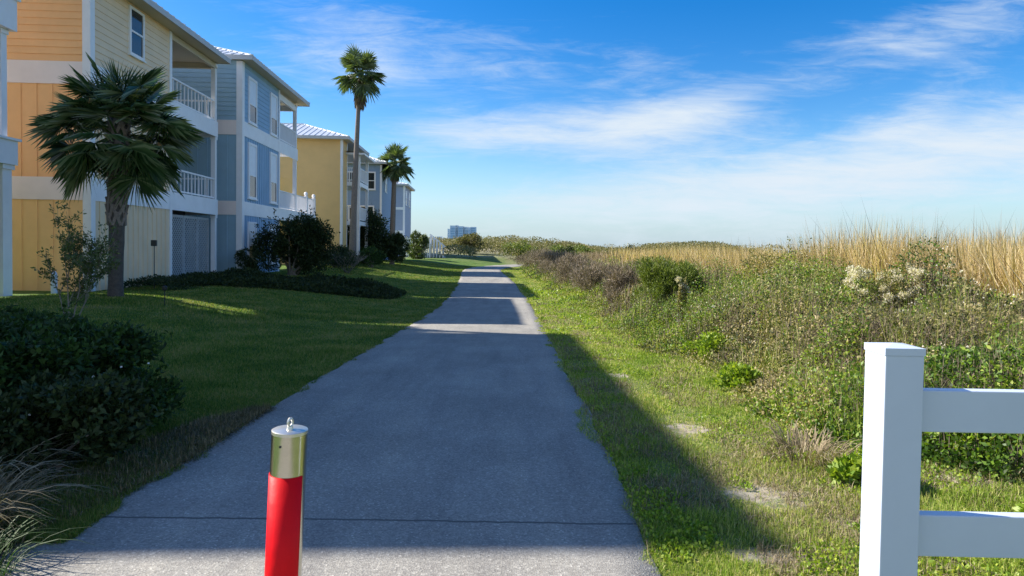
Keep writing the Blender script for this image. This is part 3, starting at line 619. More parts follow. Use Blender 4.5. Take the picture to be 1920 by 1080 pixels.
# ------------------------------------------------------------------ palms
def fan_leaf(Vs, Fs, base, out, up_, plen, rad, nseg, spread, droop, fold=.05, wd=.045):
    """petiole from base along out, then a fan of narrow segments"""
    out = Vector(out).normalized(); upv = Vector(up_); side = out.cross(upv).normalized(); upn = side.cross(out).normalized(); b0 = Vector(base)
    tip = b0 + out * plen + Vector((0, 0, -1)) * plen * plen * .12 * droop
    def add(pts):
        i = len(Vs); Vs.extend([tuple(p) for p in pts]); return i
    w_ = .016; i = add([b0 - side * w_ * 1.6, b0 + side * w_ * 1.6, tip + side * w_, tip - side * w_]); Fs.append((i, i+1, i+2, i+3))
    tl = R(26) * droop * random.uniform(.5, 1.3); out = (out * math.cos(tl) - upn * math.sin(tl)).normalized(); upn = side.cross(out).normalized()
    for s in range(nseg):
        a = spread * (s / (nseg - 1) * 2 - 1) + random.uniform(-.03, .03)
        r = rad * (1 - .25 * abs(a / spread) ** 2) * random.uniform(.88, 1.05)
        d = (out * math.cos(a) + side * math.sin(a)).normalized(); nrm = upn * random.uniform(-1.6, 1.6) * fold
        cs = d.cross(upn).normalized(); g1 = Vector((0, 0, -1)) * r * .10 * droop; g2 = Vector((0, 0, -1)) * r * (.42 + .2 * random.random()) * droop
        m_ = tip + d * r * .5 + g1 + upn * .03; e = tip + d * r * (1 - .12 * droop) + g2
        hw = wd * .5; i = add([tip, m_ - cs * hw + nrm * .3, m_ + cs * hw, e]); Fs.append((i, i+2, i+3)); Fs.append((i, i+3, i+1))
def palm(name, label, x, y, zt, lean, r0, r1, nleaf, plen, rad, nseg, m, bark, crown_up, skirt=0, boots=False, droop=1., wd=.045, seed=3, elmin=-55):
    random.seed(seed); z0 = float(ground(x, y)); o = empty(name, (x, y, z0), label=label, cat='palm tree'); H = zt - z0
    pts = []; rr = []
    for i in range(22):
        f = i / 21; pts.append((lean[0] * f ** 1.3, lean[1] * f, -.1 + (H + .1) * f)); rr.append((r0 * (1.18 - .18 * min(1, f * 8)) + (r1 - r0) * f) * (1 + .03 * random.uniform(-1, 1)))
    mb = MB(); mb.tube(pts, rr, 14); 
    if boots:
        mb.build('trunk', M[bark], o, smooth=True); mb = MB(); zb = H * .42; k = 0
        while zb < H * 1.02:
            f = zb / H; c = Vector((lean[0] * f ** 1.3, lean[1] * f, zb)); rad_ = r0 + (r1 - r0) * f
            for j in range(6):
                a = 2 * math.pi * (j + .5 * (k % 2)) / 6 + .1 * k
                for sg in (-1, 1):
                    d = Vector((math.cos(a), math.sin(a), 0)); tn = Vector((-math.sin(a), math.cos(a), 0))
                    p0 = c + d * (rad_ * .93) + tn * sg * rad_ * .5; p1 = c + d * (rad_ * 1.10 + .05 * random.random()) + Vector((0, 0, .30))
                    mb.bar(p0, p1 - tn * sg * .02, .06, .03, up=tuple(d))
            zb += .17; k += 1
    mb.build('leaf_boots' if boots else 'trunk', M['boot' if boots else bark], o, smooth=not boots)
    top = Vector((lean[0], lean[1], H)); Vs, Fs = [], []
    for i in range(nleaf):
        f = (i + .5) / nleaf; el = R(88 - (88 - elmin) * f ** .85 + random.uniform(-9, 9)); a = i * 2.39996 + random.uniform(-.25, .25)
        out = Vector((math.cos(a) * math.cos(el), math.sin(a) * math.cos(el), math.sin(el)))
        upv = Vector((-math.cos(a) * math.sin(el), -math.sin(a) * math.sin(el), math.cos(el))) + Vector((random.uniform(-.6, .6), random.uniform(-.6, .6), 0))
        fan_leaf(Vs, Fs, top + Vector((0, 0, random.uniform(-.25, .1) * crown_up)), out, upv, plen * random.uniform(.75, 1.1), rad * random.uniform(.85, 1.1), nseg, 2.3, droop * (.35 + .9 * f), wd=wd)
    me = bpy.data.meshes.new('crown'); me.from_pydata(Vs, [], Fs); me.materials.append(m); c = bpy.data.objects.new('crown', me); C.objects.link(c); c.parent = o
    if skirt:
        Vs, Fs = [], []
        for i in range(int(46 * skirt)):
            a = random.uniform(0, 6.28); el = R(random.uniform(-88, -62)); zz = random.uniform(-skirt, -.1)
            out = Vector((math.cos(a) * math.cos(el), math.sin(a) * math.cos(el), math.sin(el)))
            fan_leaf(Vs, Fs, top + Vector((math.cos(a) * .12, math.sin(a) * .12, zz)), out, Vector((math.cos(a), math.sin(a), .3)), .35, .55, 9, .5, .2, wd=.07)
        me = bpy.data.meshes.new('dead_frond_skirt'); me.from_pydata(Vs, [], Fs); me.materials.append(M['deadpalm']); c = bpy.data.objects.new('dead_frond_skirt', me); C.objects.link(c); c.parent = o
    return o
palm('fan_palm', 'short dark palm with crisscross bark in front of the orange house', -9.05, 14.6, 4.15, (.1, 0), .145, .185, 76, 1.02, .80, 32, M['palm'], 'bark', 1.7, boots=True, droop=.45, wd=.020, seed=3, elmin=-50)
palm('tall_fan_palm', 'tallest slender palm with a shaggy brown skirt, before the mustard house', -10.75, 43, 13.0, (.45, 0), .24, .12, 48, .95, 1.0, 20, M['palmfar'], 'smoothbark', 1.4, skirt=1.7, droop=.45, wd=.10, seed=5, elmin=-50)
palm('fan_palm', 'shorter far palm with a full green crown, beside the slate blue house', -10.9, 58, 8.9, (.2, 0), .27, .2, 40, 1.05, 1.15, 20, M['palmfar'], 'smoothbark', 1.6, skirt=1.0, droop=.42, wd=.12, seed=8, elmin=-45)

# ------------------------------------------------------------------ bushes on the left
bush('round_shrub', 'big dark round shrub in front of the blue house windows', 'shrub', -10.0, 29.0, 1.95, 1.5, 2.75, 26000, .11, M['darkleaf'], 11, 22, shoots=200)
bush('shrub', 'small dark shrub left of the big round one, against the blue house corner', 'shrub', -11.5, 27.6, .55, .5, 1.4, 4000, .09, M['darkleaf'], 12, 8)
bush('leafy_tree', 'dark leafy tree mass in front of the slate blue house, behind the tall palm trunk', 'tree', -11.4, 50, 2.3, 2, 4.2, 24000, .17, M['darkleaf'], 13, 22)
bush('shrub', 'dark shrub right of the leafy tree at the foot of the shorter palm', 'shrub', -9.4, 50, 1.6, 1.5, 2.6, 12000, .15, M['darkleaf'], 14, 14)
bush('shrub', 'low dark rounded shrub at the base of the tall palm', 'shrub', -10.6, 38.5, 1.5, 1.2, 1.5, 9000, .10, M['darkleaf'], 15, 12)
bush('shrub', 'low green shrub beyond the bare branched shrub, near the lawn edge', 'shrub', -9.3, 42, 1.3, 1.2, 1.35, 9000, .11, M['bushleaf'], 16, 12)
bush('shrub', 'small green shrub beside the white steps', 'shrub', -9.5, 66, 1.2, 1.1, 3.0, 5000, .2, M['sprig'], 17, 10)
# bare branched shrub
o = empty('bare_shrub', (-8.6, 33.5, float(ground(-8.6, 33.5))), label='grey bare branched shrub on the lawn by the tall palm', cat='shrub')
r = random.Random(4); mb = MB()
def twig(p, d, ln, rad, dep):
    q = p + d * ln; mb.tube([p, (p + q) / 2 + Vector((r.uniform(-.04, .04), r.uniform(-.04, .04), 0)), q], [rad, rad * .8, rad * .6], 5)
    if dep:
        for i in range(r.choice((2, 3))):
            e = (d + Vector((r.uniform(-.7, .7), r.uniform(-.5, .5), r.uniform(-.1, .5)))).normalized(); twig(q, e, ln * r.uniform(.6, .85), rad * .6, dep - 1)
for i in range(7):
    a = i * .9; twig(Vector((0, 0, -.05)), Vector((math.cos(a) * .75, math.sin(a) * .5, .8)).normalized(), .5, .03, 3)
mb.build('branches', M['wood'], o)
P, dd = blob_pts(2500, lumps(1.4, 1., 1.2, 10, 3)); leaves('foliage', P, .06, .03, M['darkleaf'], o)
# foreground bush, left
bush('leafy_bush', 'big dark green leafy bush beside the path in the left foreground', 'bush', -3.72, 5.0, 1.15, 1.15, 1.02, 44000, .055, M['bushleaf'], 24, 34, rs=.27, shoots=240)
bush('leafy_bush', 'dark green leafy bush at the left edge, behind the near bush', 'bush', -5.4, 6.4, 1.5, 1.0, .9, 24000, .06, M['bushleaf'], 22, 30, rs=.28, shoots=240)
def flowers(name, label, pts, s=.02, group=None):
    for i, p in enumerate(pts):
        z = p[2]; mb = MB()
        for k_ in range(6):
            a = k_ * math.pi / 3; c, q = math.cos(a), math.sin(a)
            mb.poly([(0, 0, 0), (c * s - q * s * .35, q * s + c * s * .35, s * .4), (c * s * 1.5, q * s * 1.5, s * .3), (c * s + q * s * .35, q * s - c * s * .35, s * .4)])
        ob = mb.build(name, M['flower']); ob.location = (p[0], p[1], z); ob.rotation_euler = (R(50), 0, R(20 * i)); tag(ob, label, 'flower', group)
bush('leafy_bush', 'lower dark green bush in front of the big foreground bush, touching the dry grass', 'bush', -3.05, 4.3, .72, .6, .66, 20000, .05, M['darkleaf'], 26, 24, rs=.3, shoots=240)
flowers('white_flower', 'tiny white wildflower on the dark bush in the left foreground', [(-2.85, 4.35, .62), (-2.75, 4.5, .66), (-2.7, 4.75, .64), (-3.1, 4.1, .42), (-3.3, 4.05, .45), (-3.9, 4.25, .80)], .006, 'white flowers on the left bush')
# sapling with sparse sprigs
o = empty('sapling', (-4.85, 7.0, float(ground(-5.0, 7.0))), label='thin young shrub with sparse small leaves rising in front of the orange house', cat='sapling')
r = random.Random(9); mb = MB(); LPp = []
def tw2(p, d, ln, rad, dep):
    q = p + d * ln; mb.tube([p, q], [rad, rad * .6], 5)
    if dep < 3:
        for i in range(int(ln / .03)): f = r.random(); LPp.append(tuple(p + (q - p) * f))
    if dep:
        for i in range(3):
            e = (d + Vector((r.uniform(-.65, .65), r.uniform(-.6, .6), r.uniform(-.1, .6)))).normalized(); tw2(p + (q - p) * r.uniform(.5, 1), e, ln * r.uniform(.55, .8), rad * .6, dep - 1)
for sx_, ln in ((-.2, .5), (-.02, .62), (.2, .58), (.42, .5)): tw2(Vector((0, 0, .5)), Vector((sx_ * 1.1, 0, 1)).normalized(), ln, .009, 3)
tw2(Vector((0, 0, -.05)), Vector((0, 0, 1)), .6, .014, 0); mb.build('stem', M['wood'], o)
P = np.repeat(np.array(LPp), 4, 0) + rng.normal(size=(len(LPp) * 4, 3)) * .018; leaves('foliage', P, .042, .016, M['sprig'], o)

# low bed of plants across the lawn
def bed(name, label, n, xr, yr, hfun, leaf, m, kind='stuff'):
    x = rng.uniform(*xr, n); y = rng.uniform(*yr, n); h = hfun(x, y); k = h > .03; x, y, h = x[k], y[k], h[k]
    z = ground(x, y) + h * (1 - .6 * rng.random(len(x)) ** 2); s = leaf * rng.uniform(.6, 1.4, len(x))
    o = leaves(name, np.stack([x, y, z], 1), s, s * .5, m); return tag(o, label, 'ground cover', kind=kind)
def hbed(x, y):
    yc = 23.2 + .25 * (x + 7); t_ = 1 - ((y - yc) / (1.5 + .6 * vnoise(x, y, 1.7, 4))) ** 2; e = sstep(-3.6, -4.9, x) if False else 1 - sstep(-5.0, -3.9, x)
    return np.clip(t_, 0, 1) ** .5 * e * (.16 + .36 * vnoise(x, y, .9, 8) * (.5 + vnoise(x, y, .35, 9))) * sstep(-11.6, -10.8, x)
bed('ground_cover', 'low dark bed of leafy plants across the lawn beside the houses', 60000, (-11.5, -3.8), (20.5, 26.5), hbed, .09, M['darkleaf'])
def hbed2(x, y): return np.clip(1 - ((x + 10.7) / .9) ** 2, 0, 1) ** .5 * (.12 + .35 * vnoise(x, y, .7, 21)) 
bed('ground_cover', 'straggly low weeds along the foot of the orange house', 9000, (-11.6, -9.8), (18.5, 26), hbed2, .07, M['darkleaf'])

# ------------------------------------------------------------------ grass
def scatter(n, xlo, xhi, y0, y1, p=1.6):
    """points on the ground, thinning with distance; xlo/xhi functions of y"""
    u = rng.random(n); y = (y0 ** (1 - p) + u * (y1 ** (1 - p) - y0 ** (1 - p))) ** (1 / (1 - p)); a = xlo(y); b_ = xhi(y); x = a + (b_ - a) * rng.random(n)
    return x, y
def onframe(x, y, m=.06): return (np.abs(x) < (y * (.8 + m)) + .3)
def edge(x, y, s): return (vnoise(x, y, .3, s) - .5) * .12 + (vnoise(x, y, .08, s + 1) - .5) * .06
SP = np.array(SPOTS)
# lawn (left)
x, y = scatter(420000, lambda y: np.maximum(-11.8, -y * .86 - .3), lambda y: cx_path(y) - HW + .06, 3.2, 60, 1.5)
k = x < cx_path(y) - HW + .02 + edge(x, y, 40); x, y = x[k], y[k]
z = ground(x, y); d = np.hypot(x, y)
o = blades('lawn_grass', np.stack([x, y, z - .01], 1), (.028 + .028 * rng.random(len(x)) + .04 * vnoise(x, y, 1.4, 50) ** 2), np.maximum(.004, d * .0009), M['lawn'], lean=.9); tag(o, 'short mown green lawn between the path and the houses', 'grass', kind='stuff')
# verge (right)
x, y = scatter(560000, lambda y: cx_path(y) + HW - .05, lambda y: cx_path(y) + HW + 3.2 + .8 * (y < 8), 2.4, 60, 1.75)
k = x > cx_path(y) + HW - .02 + edge(x, y, 60); x, y = x[k], y[k]
bare = np.zeros(len(x))
for s in SP * np.array([1, 1, .8, .8]):
    q = np.hypot((x - s[0]) / s[2], (y - s[1]) / s[3]) + (vnoise(x, y, .2, 70) - .5) * .9; bare = np.maximum(bare, 1 - sstep(.6, 1.2, q))
k = (rng.random(len(x)) > bare * .9) & (rng.random(len(x)) < .35 + 1.1 * vnoise(x, y, .35, 71)); x, y = x[k], y[k]
z = ground(x, y); d = np.hypot(x, y); far = sstep(.5, 3, x - cx_path(y) - HW)
o = blades('verge_grass', np.stack([x, y, z - .01], 1), (.022 + .03 * rng.random(len(x)) + .05 * vnoise(x, y, .28, 52) ** 2) * (1 + .9 * far), np.maximum(.0042, d * .001), M['verge'], lean=1.9, droop=.8); tag(o, 'rough yellow green grass verge on the right of the path', 'grass', kind='stuff')
n = 90000; x, y = scatter(n, lambda y: cx_path(y) + HW - .02, lambda y: cx_path(y) + HW + 3.0, 2.4, 30, 1.8)
k = (vnoise(x, y, .7, 95) * .6 + vnoise(x, y, .22, 96) * .4) > .52; x, y = x[k], y[k]; z = ground(x, y); s = np.maximum(.022, np.hypot(x, y) * .003) * rng.uniform(.6, 1.3, len(x))
o = leaves('clover', np.stack([x, y, z + .035 * rng.random(len(x))], 1), s, s * .7, M['yellowleaf'], up=.9); tag(o, 'low broad leaved weeds creeping through the right hand verge', 'ground cover', kind='stuff')
n = 60000; x, y = scatter(n, lambda y: cx_path(y) + HW - .05, lambda y: cx_path(y) + HW + 3.4, 2.4, 25, 1.8)
z = ground(x, y); k = vnoise(x, y, .5, 90) > .45; x, y, z = x[k], y[k], z[k]; d = np.hypot(x, y)
o = blades('dry_grass', np.stack([x, y, z], 1), .04 + .07 * rng.random(len(x)), np.maximum(.004, d * .001), M['straw'], lean=2.0, droop=.85); tag(o, 'dry straw scattered through the right hand verge', 'grass', kind='stuff')
for sd2, m_, lab in ((1, 'verge', 'ragged grass creeping over the right edge of the path'), (-1, 'lawn', 'ragged grass creeping over the left edge of the path')):
    n = 26000; y = 2.5 + 30 * rng.random(n) ** 1.9; off = HW + (.30 * (1 - sstep(2.4, 4.6, y)) if sd2 < 0 else 0) - .12 * vnoise(y, 0, .5, 160 + sd2) * vnoise(y, 0, .13, 164) * 1.6 + .14 * rng.random(n); x = cx_path(y) + sd2 * off
    z = np.where(off < HW, prof(y) + .012, ground(x, y)); o = blades('edge_grass', np.stack([x, y, z - .004], 1), .02 + .035 * rng.random(n), np.maximum(.004, y * .0009), M[m_], lean=2.0, droop=.8); tag(o, lab, 'grass', kind='stuff')
# dry fringe between left bush and path
n = 30000; y = rng.uniform(2.2, 6.0, n); x = cx_path(y) - HW - .28 * (1 - sstep(2.4, 4.6, y)) - rng.random(n) ** 1.5 * (.15 + .6 * vnoise(y, 0, .6, 77) + 1.1 * (1 - sstep(3.4, 4.8, y))) + .04; z = ground(x, y)
o = blades('dry_grass', np.stack([x, y, z], 1), (.03 + .08 * rng.random(n)), .006, M['tussock'], lean=2.2, droop=.9); tag(o, 'dry brown grass fringe between the left bush and the path', 'grass', kind='stuff')
# arching ornamental grass at the left corner
def tussock(label, cx_, cy_, n, h, wd, m, spread=.35, seed=0):
    z = float(ground(cx_, cy_)); o = empty('grass_tussock', (cx_, cy_, z), label=label, cat='grass tussock')
    Vs, Fs = [], []; r = random.Random(seed)
    for i in range(n):
        a = r.uniform(0, 6.283); q = r.random() ** .5 * spread; p = Vector((math.cos(a) * q, math.sin(a) * q, -.02)); a2 = a + r.uniform(-.5, .5)
        d = Vector((math.cos(a2), math.sin(a2), 0)); H = h * r.uniform(.45, 1.1); L_ = H * r.uniform(.5, 1.25); w_ = wd * r.uniform(.6, 1.2); s = Vector((-d.y, d.x, r.uniform(-.3, .3))).normalized(); b_ = len(Vs); K = 7
        for j in range(K):
            f = j / (K - 1); c = p + d * L_ * f ** 1.25 + Vector((0, 0, H * (1.9 * f - 1.35 * f * f))); ww = w_ * (1 - f ** 2) + .0005
            Vs += [tuple(c - s * ww / 2), tuple(c + s * ww / 2)]
        for j in range(K - 1): Fs.append((b_ + 2 * j, b_ + 2 * j + 1, b_ + 2 * j + 3, b_ + 2 * j + 2))
    me = bpy.data.meshes.new('blades'); me.from_pydata(Vs, [], Fs); me.materials.append(m); c = bpy.data.objects.new('blades', me); C.objects.link(c); c.parent = o; return o
tussock('pale arching grass tussock at the left edge of the photo, nearest the camera', -2.85, 3.15, 420, .46, .010, M['tussock'], .28, 1)
tussock('arching dry grass tussock beside the left bush, at the path edge', -3.2, 3.7, 380, .46, .010, M['tussock'], .3, 2)
tussock('small arching green grass tussock at the left edge, under the bush', -2.45, 2.75, 220, .34, .008, M['bushleaf'], .22, 3)

# ------------------------------------------------------------------ right hand thicket
def Hthick(x, y):
    r_ = x - cx_path(y) - HW - 1.1 * np.exp(-((y - 3.4) / 1.3) ** 2)
    h = .85 * sstep(1.15, 3.3, r_ + (vnoise(x, y, 1.3, 30) - .5) * 1.2) + .15 * sstep(3.0, 4.4, r_) - .4 * sstep(4.8, 6.2, r_)
    return h * (.32 + .62 * vnoise(x, y, 1.1, 31) + .85 * vnoise(x, y, .55, 32) ** 2 + .15 * (vnoise(x, y, .2, 33) - .5))
def thicket(name, label, n, y0, y1, w_, sel, leaf, m, p=1.7, depth=.5, wr=.5, off=0):
    x, y = scatter(n, lambda y: cx_path(y) + HW + .9, lambda y: cx_path(y) + HW + w_, y0, y1, p)
    k = onframe(x, y) & sel(x, y); x, y = x[k], y[k]; h = Hthick(x, y) + off; k = h > .05; x, y, h = x[k], y[k], h[k]; d = np.hypot(x, y)
    z = ground(x, y) + h * (1 - depth * rng.random(len(x)) ** 1.5) + .03 * rng.normal(size=len(x)); s = np.maximum(leaf, d * .0022) * rng.uniform(.6, 1.4, len(x))
    o = leaves(name, np.stack([x, y, z], 1), s, s * wr, m); return tag(o, label, 'undergrowth', kind='stuff')
sg = lambda s, t_: (lambda x, y: (vnoise(x, y, 1.6, s) * .6 + vnoise(x, y, .5, s + 1) * .4) > t_)
thicket('undergrowth', 'tangled green weeds filling the bank on the right', 320000, 3.0, 60, 8.5, sg(100, .41), .040, M['weedgreen'])
thicket('undergrowth', 'olive grey weeds mixed through the bank on the right', 290000, 3.0, 60, 9, sg(104, .45), .034, M['weedolive'])
thicket('undergrowth', 'dark green leaves low in the bank on the right', 110000, 3.0, 50, 7.5, sg(106, .48), .036, M['darkleaf'], depth=.9)
# dry stems
x, y = scatter(48000, lambda y: cx_path(y) + HW + 1.6, lambda y: cx_path(y) + HW + 9, 3.2, 60, 1.5)
k = onframe(x, y) & sg(110, .46)(x, y); x, y = x[k], y[k]; h = Hthick(x, y); k = h > .12; x, y, h = x[k], y[k], h[k]; d = np.hypot(x, y)
o = blades('dry_stems', np.stack([x, y, ground(x, y) + h * .45], 1), h * .62 + .18 * rng.random(len(x)), np.maximum(.004, d * .0009), M['weeddry'], lean=.7); tag(o, 'dry brown stems standing in the bank on the right', 'undergrowth', kind='stuff')
x, y = scatter(26000, lambda y: cx_path(y) + HW + 1.3, lambda y: cx_path(y) + HW + 8, 3.2, 45, 1.6)
k = onframe(x, y) & ((vnoise(x, y, .8, 150) * .6 + vnoise(x, y, .3, 151) * .4) > .54); x, y = x[k], y[k]; h = Hthick(x, y); k = h > .08; x, y, h = x[k], y[k], h[k]; d = np.hypot(x, y)
o = blades('tall_grass', np.stack([x, y, ground(x, y) + h * .3], 1), h * .75 + .28 * rng.random(len(x)), np.maximum(.005, d * .001), M['verge'], lean=.9); tag(o, 'tufts of tall yellow green grass growing up through the bank weeds', 'grass', kind='stuff')
# little pale flowers/seed heads through the weeds
x, y = scatter(5200, lambda y: cx_path(y) + HW + 1.8, lambda y: cx_path(y) + HW + 7, 4.0, 18, 1.4); k = onframe(x, y) & (vnoise(x, y, .9, 120) > .5); x, y = x[k], y[k]; h = Hthick(x, y); k = h > .3; x, y, h = x[k], y[k], h[k]
o = leaves('seed_heads', np.stack([x, y, ground(x, y) + h * 1.02 + .03], 1), .022, .02, M['fluff']); tag(o, 'tiny pale seed heads and flowers sprinkled over the weeds', 'flowers', kind='stuff')
# bright leafy plants low on the verge
for i, (px, py, w_, h_, lab) in enumerate([(2.35, 4.15, .22, .26, 'bright green leafy plant on the verge left of the white fence post'), (3.45, 4.75, .5, .5, 'bright green leafy plant seen between the fence rails'), (4.2, 5.0, .5, .6, 'green leafy plant behind the fence rails at the right edge'),
        (3.2, 3.5, .35, .2, 'low green leafy plant below the lower fence rail'), (3.5, 10.6, .95, .6, 'yellow green leafy plant left of its twin, low on the bank beyond the round bush'), (2.9, 9.4, .55, .42, 'small yellow green leafy plant at the grass edge of the bank'), (2.55, 7.2, .3, .3, 'small yellow leafed plant at the edge of the bank above the sandy patch')]):
    bush('leafy_plant', lab, 'plant', px, py, w_, w_ * .9, h_, 4200, .055, M['yellowleaf'], 40 + i, 12, stems=False, up=.8)
# shrubs in the bank
bush('round_green_bush', 'dense round dark green bush standing in the bank on the right', 'bush', 3.75, 15.2, .95, .85, 1.6, 46000, .09, M['bushgreen'], 51, 40, up=1.3, wr=.16, rs=.34)
bush('olive_shrub', 'tall olive shrub right of the round green bush, against the reeds', 'shrub', 6.2, 14.0, 1.3, 1.0, 1.6, 15000, .05, M['weedolive'], 52, 18, shoots=200)
bush('dark_shrub', 'dark leaved shrub in the middle of the bank below the reeds', 'shrub', 4.9, 9.2, .7, .6, 1.1, 9000, .045, M['darkleaf'], 53, 12)
for i, (px, py, w_, h_, lab) in enumerate([(2.6, 19.5, .9, 1.45, 'nearest purple brown dry shrub left of the round green bush'), (2.1, 25, 1.1, 1.6, 'purple brown dry shrub second along the path'), (1.9, 31, 1.2, 1.7, 'purple brown dry shrub third along the path'), (1.7, 39, 1.4, 1.8, 'purple brown dry shrub fourth along the path, near its bend'), (0.9, 49, 1.6, 1.9, 'farthest purple brown dry shrub where the path bends')]):
    bush('dry_shrub', lab, 'shrub', px + 1.1, py, w_ * 1.25, w_ * 1.6, h_ * .92, 14000, .17, M['purple'], 60 + i, 24, group='purple brown dry shrubs along the path', up=1.6, wr=.1, rs=.36)
# groundsel with fluffy white heads
for i, (px, py, w_, h_, lab) in enumerate([(5.0, 8.6, .5, 1.2, 'left clump of fluffy cream seed heads in front of the reeds'), (5.75, 8.8, .42, 1.2, 'right clump of fluffy cream seed heads in front of the reeds'), (3.3, 12.3, .12, 1.15, 'single pinkish cream plume below the round green bush')]):
    o = bush('seed_plume_shrub', lab, 'shrub', px, py, w_, w_ * .8, h_, 4500, .035, M['weedolive'], 70 + i, 10)
    P = []
    r = random.Random(70 + i)
    for j in range(34 if w_ > .2 else 5): P.append((r.uniform(-1, 1) * w_ * .9, r.uniform(-.8, .5) * w_, h_ * r.uniform(.6, .95), .06, .06, .05))
    Q, dd = blob_pts(6000 if w_ > .2 else 1300, P, .2); leaves('seed_head', Q, .026, .017, M['fluff'], o)

for i, (px, py, h_, lab) in enumerate([(3.75, 9.6, .75, 'pale dry grass tuft among the green weeds, above the larger sandy patch'), (3.6, 6.9, .55, 'pale dry grass tuft just above and left of the white fence post'), (2.2, 4.75, .28, 'low dry grass tuft on the verge beside the bright leafy plant')]):
    tussock(lab, px, py, 260, h_, .009, M['straw'], .3, 30 + i)
# reeds
def reeds(name, label, n, x0f, x1f, y0, y1, h0, h1, wd, m, p=1.5, seed=1, lean=.5):
    x, y = scatter(n, x0f, x1f, y0, y1, p); k = onframe(x, y, .1); x, y = x[k], y[k]; k = vnoise(x, y, .9, 131) * .7 + .3 * rng.random(len(x)) > .30; x, y = x[k], y[k]; d = np.hypot(x, y)
    hh = (h0 + (h1 - h0) * rng.random(len(x)) ** 2) * (.80 + .34 * vnoise(x, y, 1.6, 130)) 
    o = blades(name, np.stack([x, y, ground(x, y)], 1), hh, np.maximum(wd, d * .0011), m, lean=lean, droop=.25); return tag(o, label, 'reeds', kind='stuff')
reeds('reed_bed', 'tall straw coloured reeds along the skyline on the right', 125000, lambda y: cx_path(y) + 6.9 + 1.0 * sstep(14, 26, y), lambda y: cx_path(y) + 14 + 0 * y, 6.5, 42, 1.15, 1.95, .019, M['reed'])
reeds('reed_bed', 'tallest scattered reed stalks rising above the reed bed', 1500, lambda y: cx_path(y) + 7 + 0 * y, lambda y: cx_path(y) + 12 + 0 * y, 7, 24, 1.6, 2.35, .009, M['weeddry'], lean=.75)
reeds('reed_bed', 'green new blades at the foot of the reeds', 26000, lambda y: cx_path(y) + 6.6 + 0 * y, lambda y: cx_path(y) + 10 + 0 * y, 6.3, 34, .6, 1.15, .010, M['verge'], lean=.7)
reeds('reed_bed', 'reddish brown low reeds beyond the round bush', 36000, lambda y: cx_path(y) + 4.6 + 0 * y, lambda y: cx_path(y) + 13 + 0 * y, 16, 75, .8, 1.45, .01, M['redreed'], 1.2, lean=.8)

# far dune scrub
x = rng.uniform(-30, 34, 120000); y = rng.uniform(66, 125, 120000)
c = cx_path(y); k = ((y > 70 + .25 * (x + 8)) | (x > c + 3)) & (vnoise(x, y, 3.2, 140) > .28) & ~((np.abs(x - c) < 2.4) & (y < 98)) & ~((x < -8) & (y < 88)); x, y = x[k], y[k]
h = (.6 + 1.5 * vnoise(x, y, 3.2, 140)) * (.4 + .6 * sstep(68, 80, y)); z = ground(x, y) + h * (1 - .7 * rng.random(len(x)) ** 1.5) 
s = .22 * rng.uniform(.6, 1.4, len(x)); o = leaves('dune_scrub', np.stack([x, y, z], 1), s, s * .55, M['dune']); tag(o, 'olive and brown scrub covering the far dunes where the path bends', 'scrub', kind='stuff')
for i, (px, py, w_, h_, m_, lab) in enumerate([(-5.5, 82, 2.2, 2.6, 'dune', 'rusty brown rounded shrub at the left end of the far dunes'), (1.5, 78, 3., 2.3, 'bushgreen', 'green rounded shrub at the middle of the far dunes'), (6.5, 74, 3., 2.2, 'bushgreen', 'dark green shrub at the right end of the far dunes'), (10.5, 55, 1.2, 1.95, 'darkleaf', 'small dark shrub poking above the reeds near the skyline'), (4.6, 52, 1.2, 2.0, 'darkleaf', 'dark shrub on the skyline above the dry purple shrubs')]):
    bush('dune_shrub', lab, 'shrub', px, py, w_, w_ * .8, h_, 6000, .2 if py > 60 else .12, M[m_], 80 + i, 12)

# ------------------------------------------------------------------ small yard things
def gz(x, y): return float(ground(x, y))
x_, y_ = -12.1, 16.9
mb = MB(); mb.tube([(0, 0, -.1), (0, 0, .5), (0, 0, .56), (0, 0, .6), (0, 0, .62)], [.075, .075, .066, .04, .01], 14); o = mb.build('marker_post', M['vinyl'], smooth=True); o.location = (x_, y_, gz(x_, y_)); tag(o, 'short round topped white marker post on the lawn by the orange wall', 'post')
x_, y_ = -10.85, 19.4
o = empty('meter_post', (x_, y_, gz(x_, y_)), label='thin dark post with a small square box against the cream wall', cat='post')
mb = MB(); mb.tube([(0, 0, -.05), (0, 0, 1.35)], .014, 6); mb.build('pole', M['dark'], o); mb = MB(); mb.box(-.08, .08, -.05, .03, 1.3, 1.48); mb.build('box', M['dark'], o, bevel=.01)
x_, y_ = -7.6, 14.0
o = empty('garden_light', (x_, y_, gz(x_, y_)), label='small dark garden light on a stake in the lawn right of the near palm', cat='garden light')
mb = MB(); mb.tube([(0, 0, -.05), (0, 0, .36)], .012, 6); mb.build('stake', M['dark'], o); mb = MB(); mb.tube([(0, 0, .33), (0, 0, .36), (0, 0, .42), (0, 0, .44)], [.03, .05, .055, .02], 10); mb.build('lamp_head', M['dark'], o)

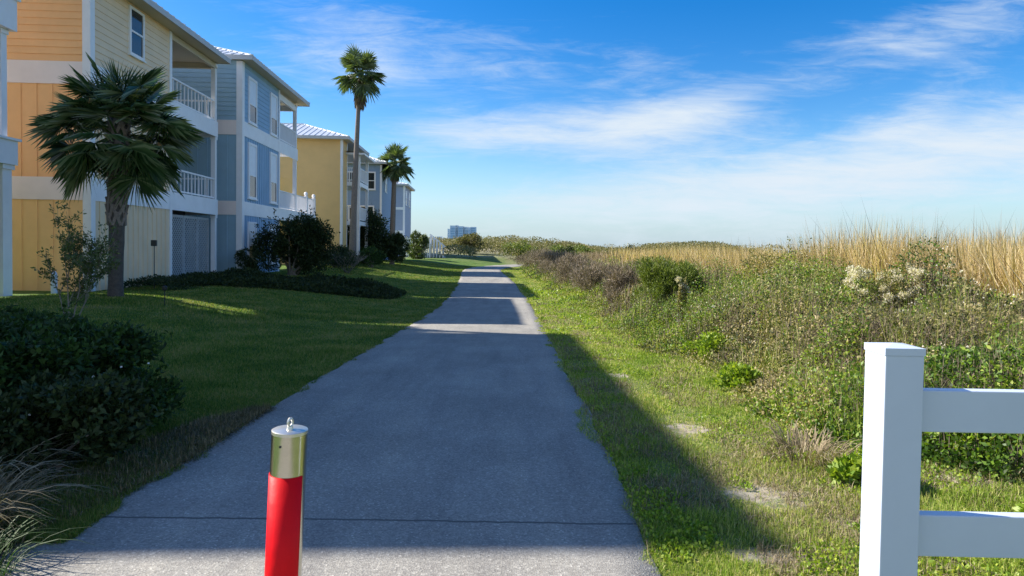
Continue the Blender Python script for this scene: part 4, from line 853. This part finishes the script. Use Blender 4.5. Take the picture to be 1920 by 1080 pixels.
# ------------------------------------------------------------------ red bollard
bz = gz(-.735, 2.1)
o = empty('bollard', (-.762, 2.1, bz), label='steel bollard with a red reflective sheet in the middle of the path entrance', cat='bollard'); o.rotation_euler = (0, R(2.2), 0)
HB = .937 - bz; RB = .057
mb = MB(); mb.tube([(0, 0, -.05), (0, 0, HB - .004)], [RB, RB], 48, cap=False); mb.build('tube', M['steel'], o, smooth=True)
mb = MB(); mb.tube([(0, 0, HB - .012), (0, 0, HB - .002), (0, 0, HB)], [RB + .0005, RB + .0005, RB - .003], 48); mb.build('cap', M['steeltop'], o, smooth=True)
mb = MB(); A0, A1 = R(150), R(338); K = 40
for zz in (.12, HB - .145):
    for i in range(K + 1): a = A0 + (A1 - A0) * i / K; mb.v.append((math.cos(a) * (RB + .003), math.sin(a) * (RB + .003), zz))
for i in range(K): mb.f.append((i, i + 1, K + 2 + i, K + 1 + i))
sh = mb.build('reflective_sheet', M['red'], o, smooth=True); sm = sh.modifiers.new('thick', 'SOLIDIFY'); sm.thickness = .002
mb = MB(); ring = [(.0 + .0, 0, 0)]
pts = [(math.cos(a) * .004, math.cos(a) * .009, HB + .022 + math.sin(a) * .013) for a in np.linspace(0, 2 * math.pi, 15)]
mb.tube([(0, 0, HB), (0, 0, HB + .010)], [.011, .009], 12); mb.tube(pts, .0045, 8); mb.build('lifting_eye', M['steeltop'], o, smooth=True)
mb = MB(); mb.tube([(-.01, -RB - .001, HB - .043), (-.01, -RB + .004, HB - .043)], [.004, .004], 10); mb.build('rivet', M['dark'], o)

# ------------------------------------------------------------------ white rail fence
fx, fy = 1.235, 2.1; gz0 = gz(1.3, 2.15); s = .127
o = empty('rail_fence', (fx, fy, gz0), R(-1.0), label='white vinyl fence with square capped post and two rails at the right edge', cat='fence')
TOP = 1.238 - gz0
mb = MB(); mb.box(0, s, 0, s, -.2, TOP - .03); p1 = mb.build('post', M['vinyl'], o, bevel=.003)
mb = MB(); e = .0025; zc = TOP - .03; mb.box(-e, s + e, -e, s + e, zc, TOP - .006)
b0 = [(-e, -e, TOP - .006), (s + e, -e, TOP - .006), (s + e, s + e, TOP - .006), (-e, s + e, TOP - .006)]; ap = (s / 2, s / 2, TOP + .004)
for i in range(4): mb.poly([b0[i], b0[(i + 1) % 4], ap])
mb.build('post_cap', M['vinyl'], p1)
for zt in (1.086, .662):
    mb = MB(); mb.box(s + .0005, 2.6, .042, .085, zt - .142 - gz0, zt - gz0); mb.build('rail', M['vinyl'], o, bevel=.004)
mb = MB(); mb.box(2.6, 2.6 + s, 0, s, -.2, TOP - .03); mb.build('post', M['vinyl'], o, bevel=.003)
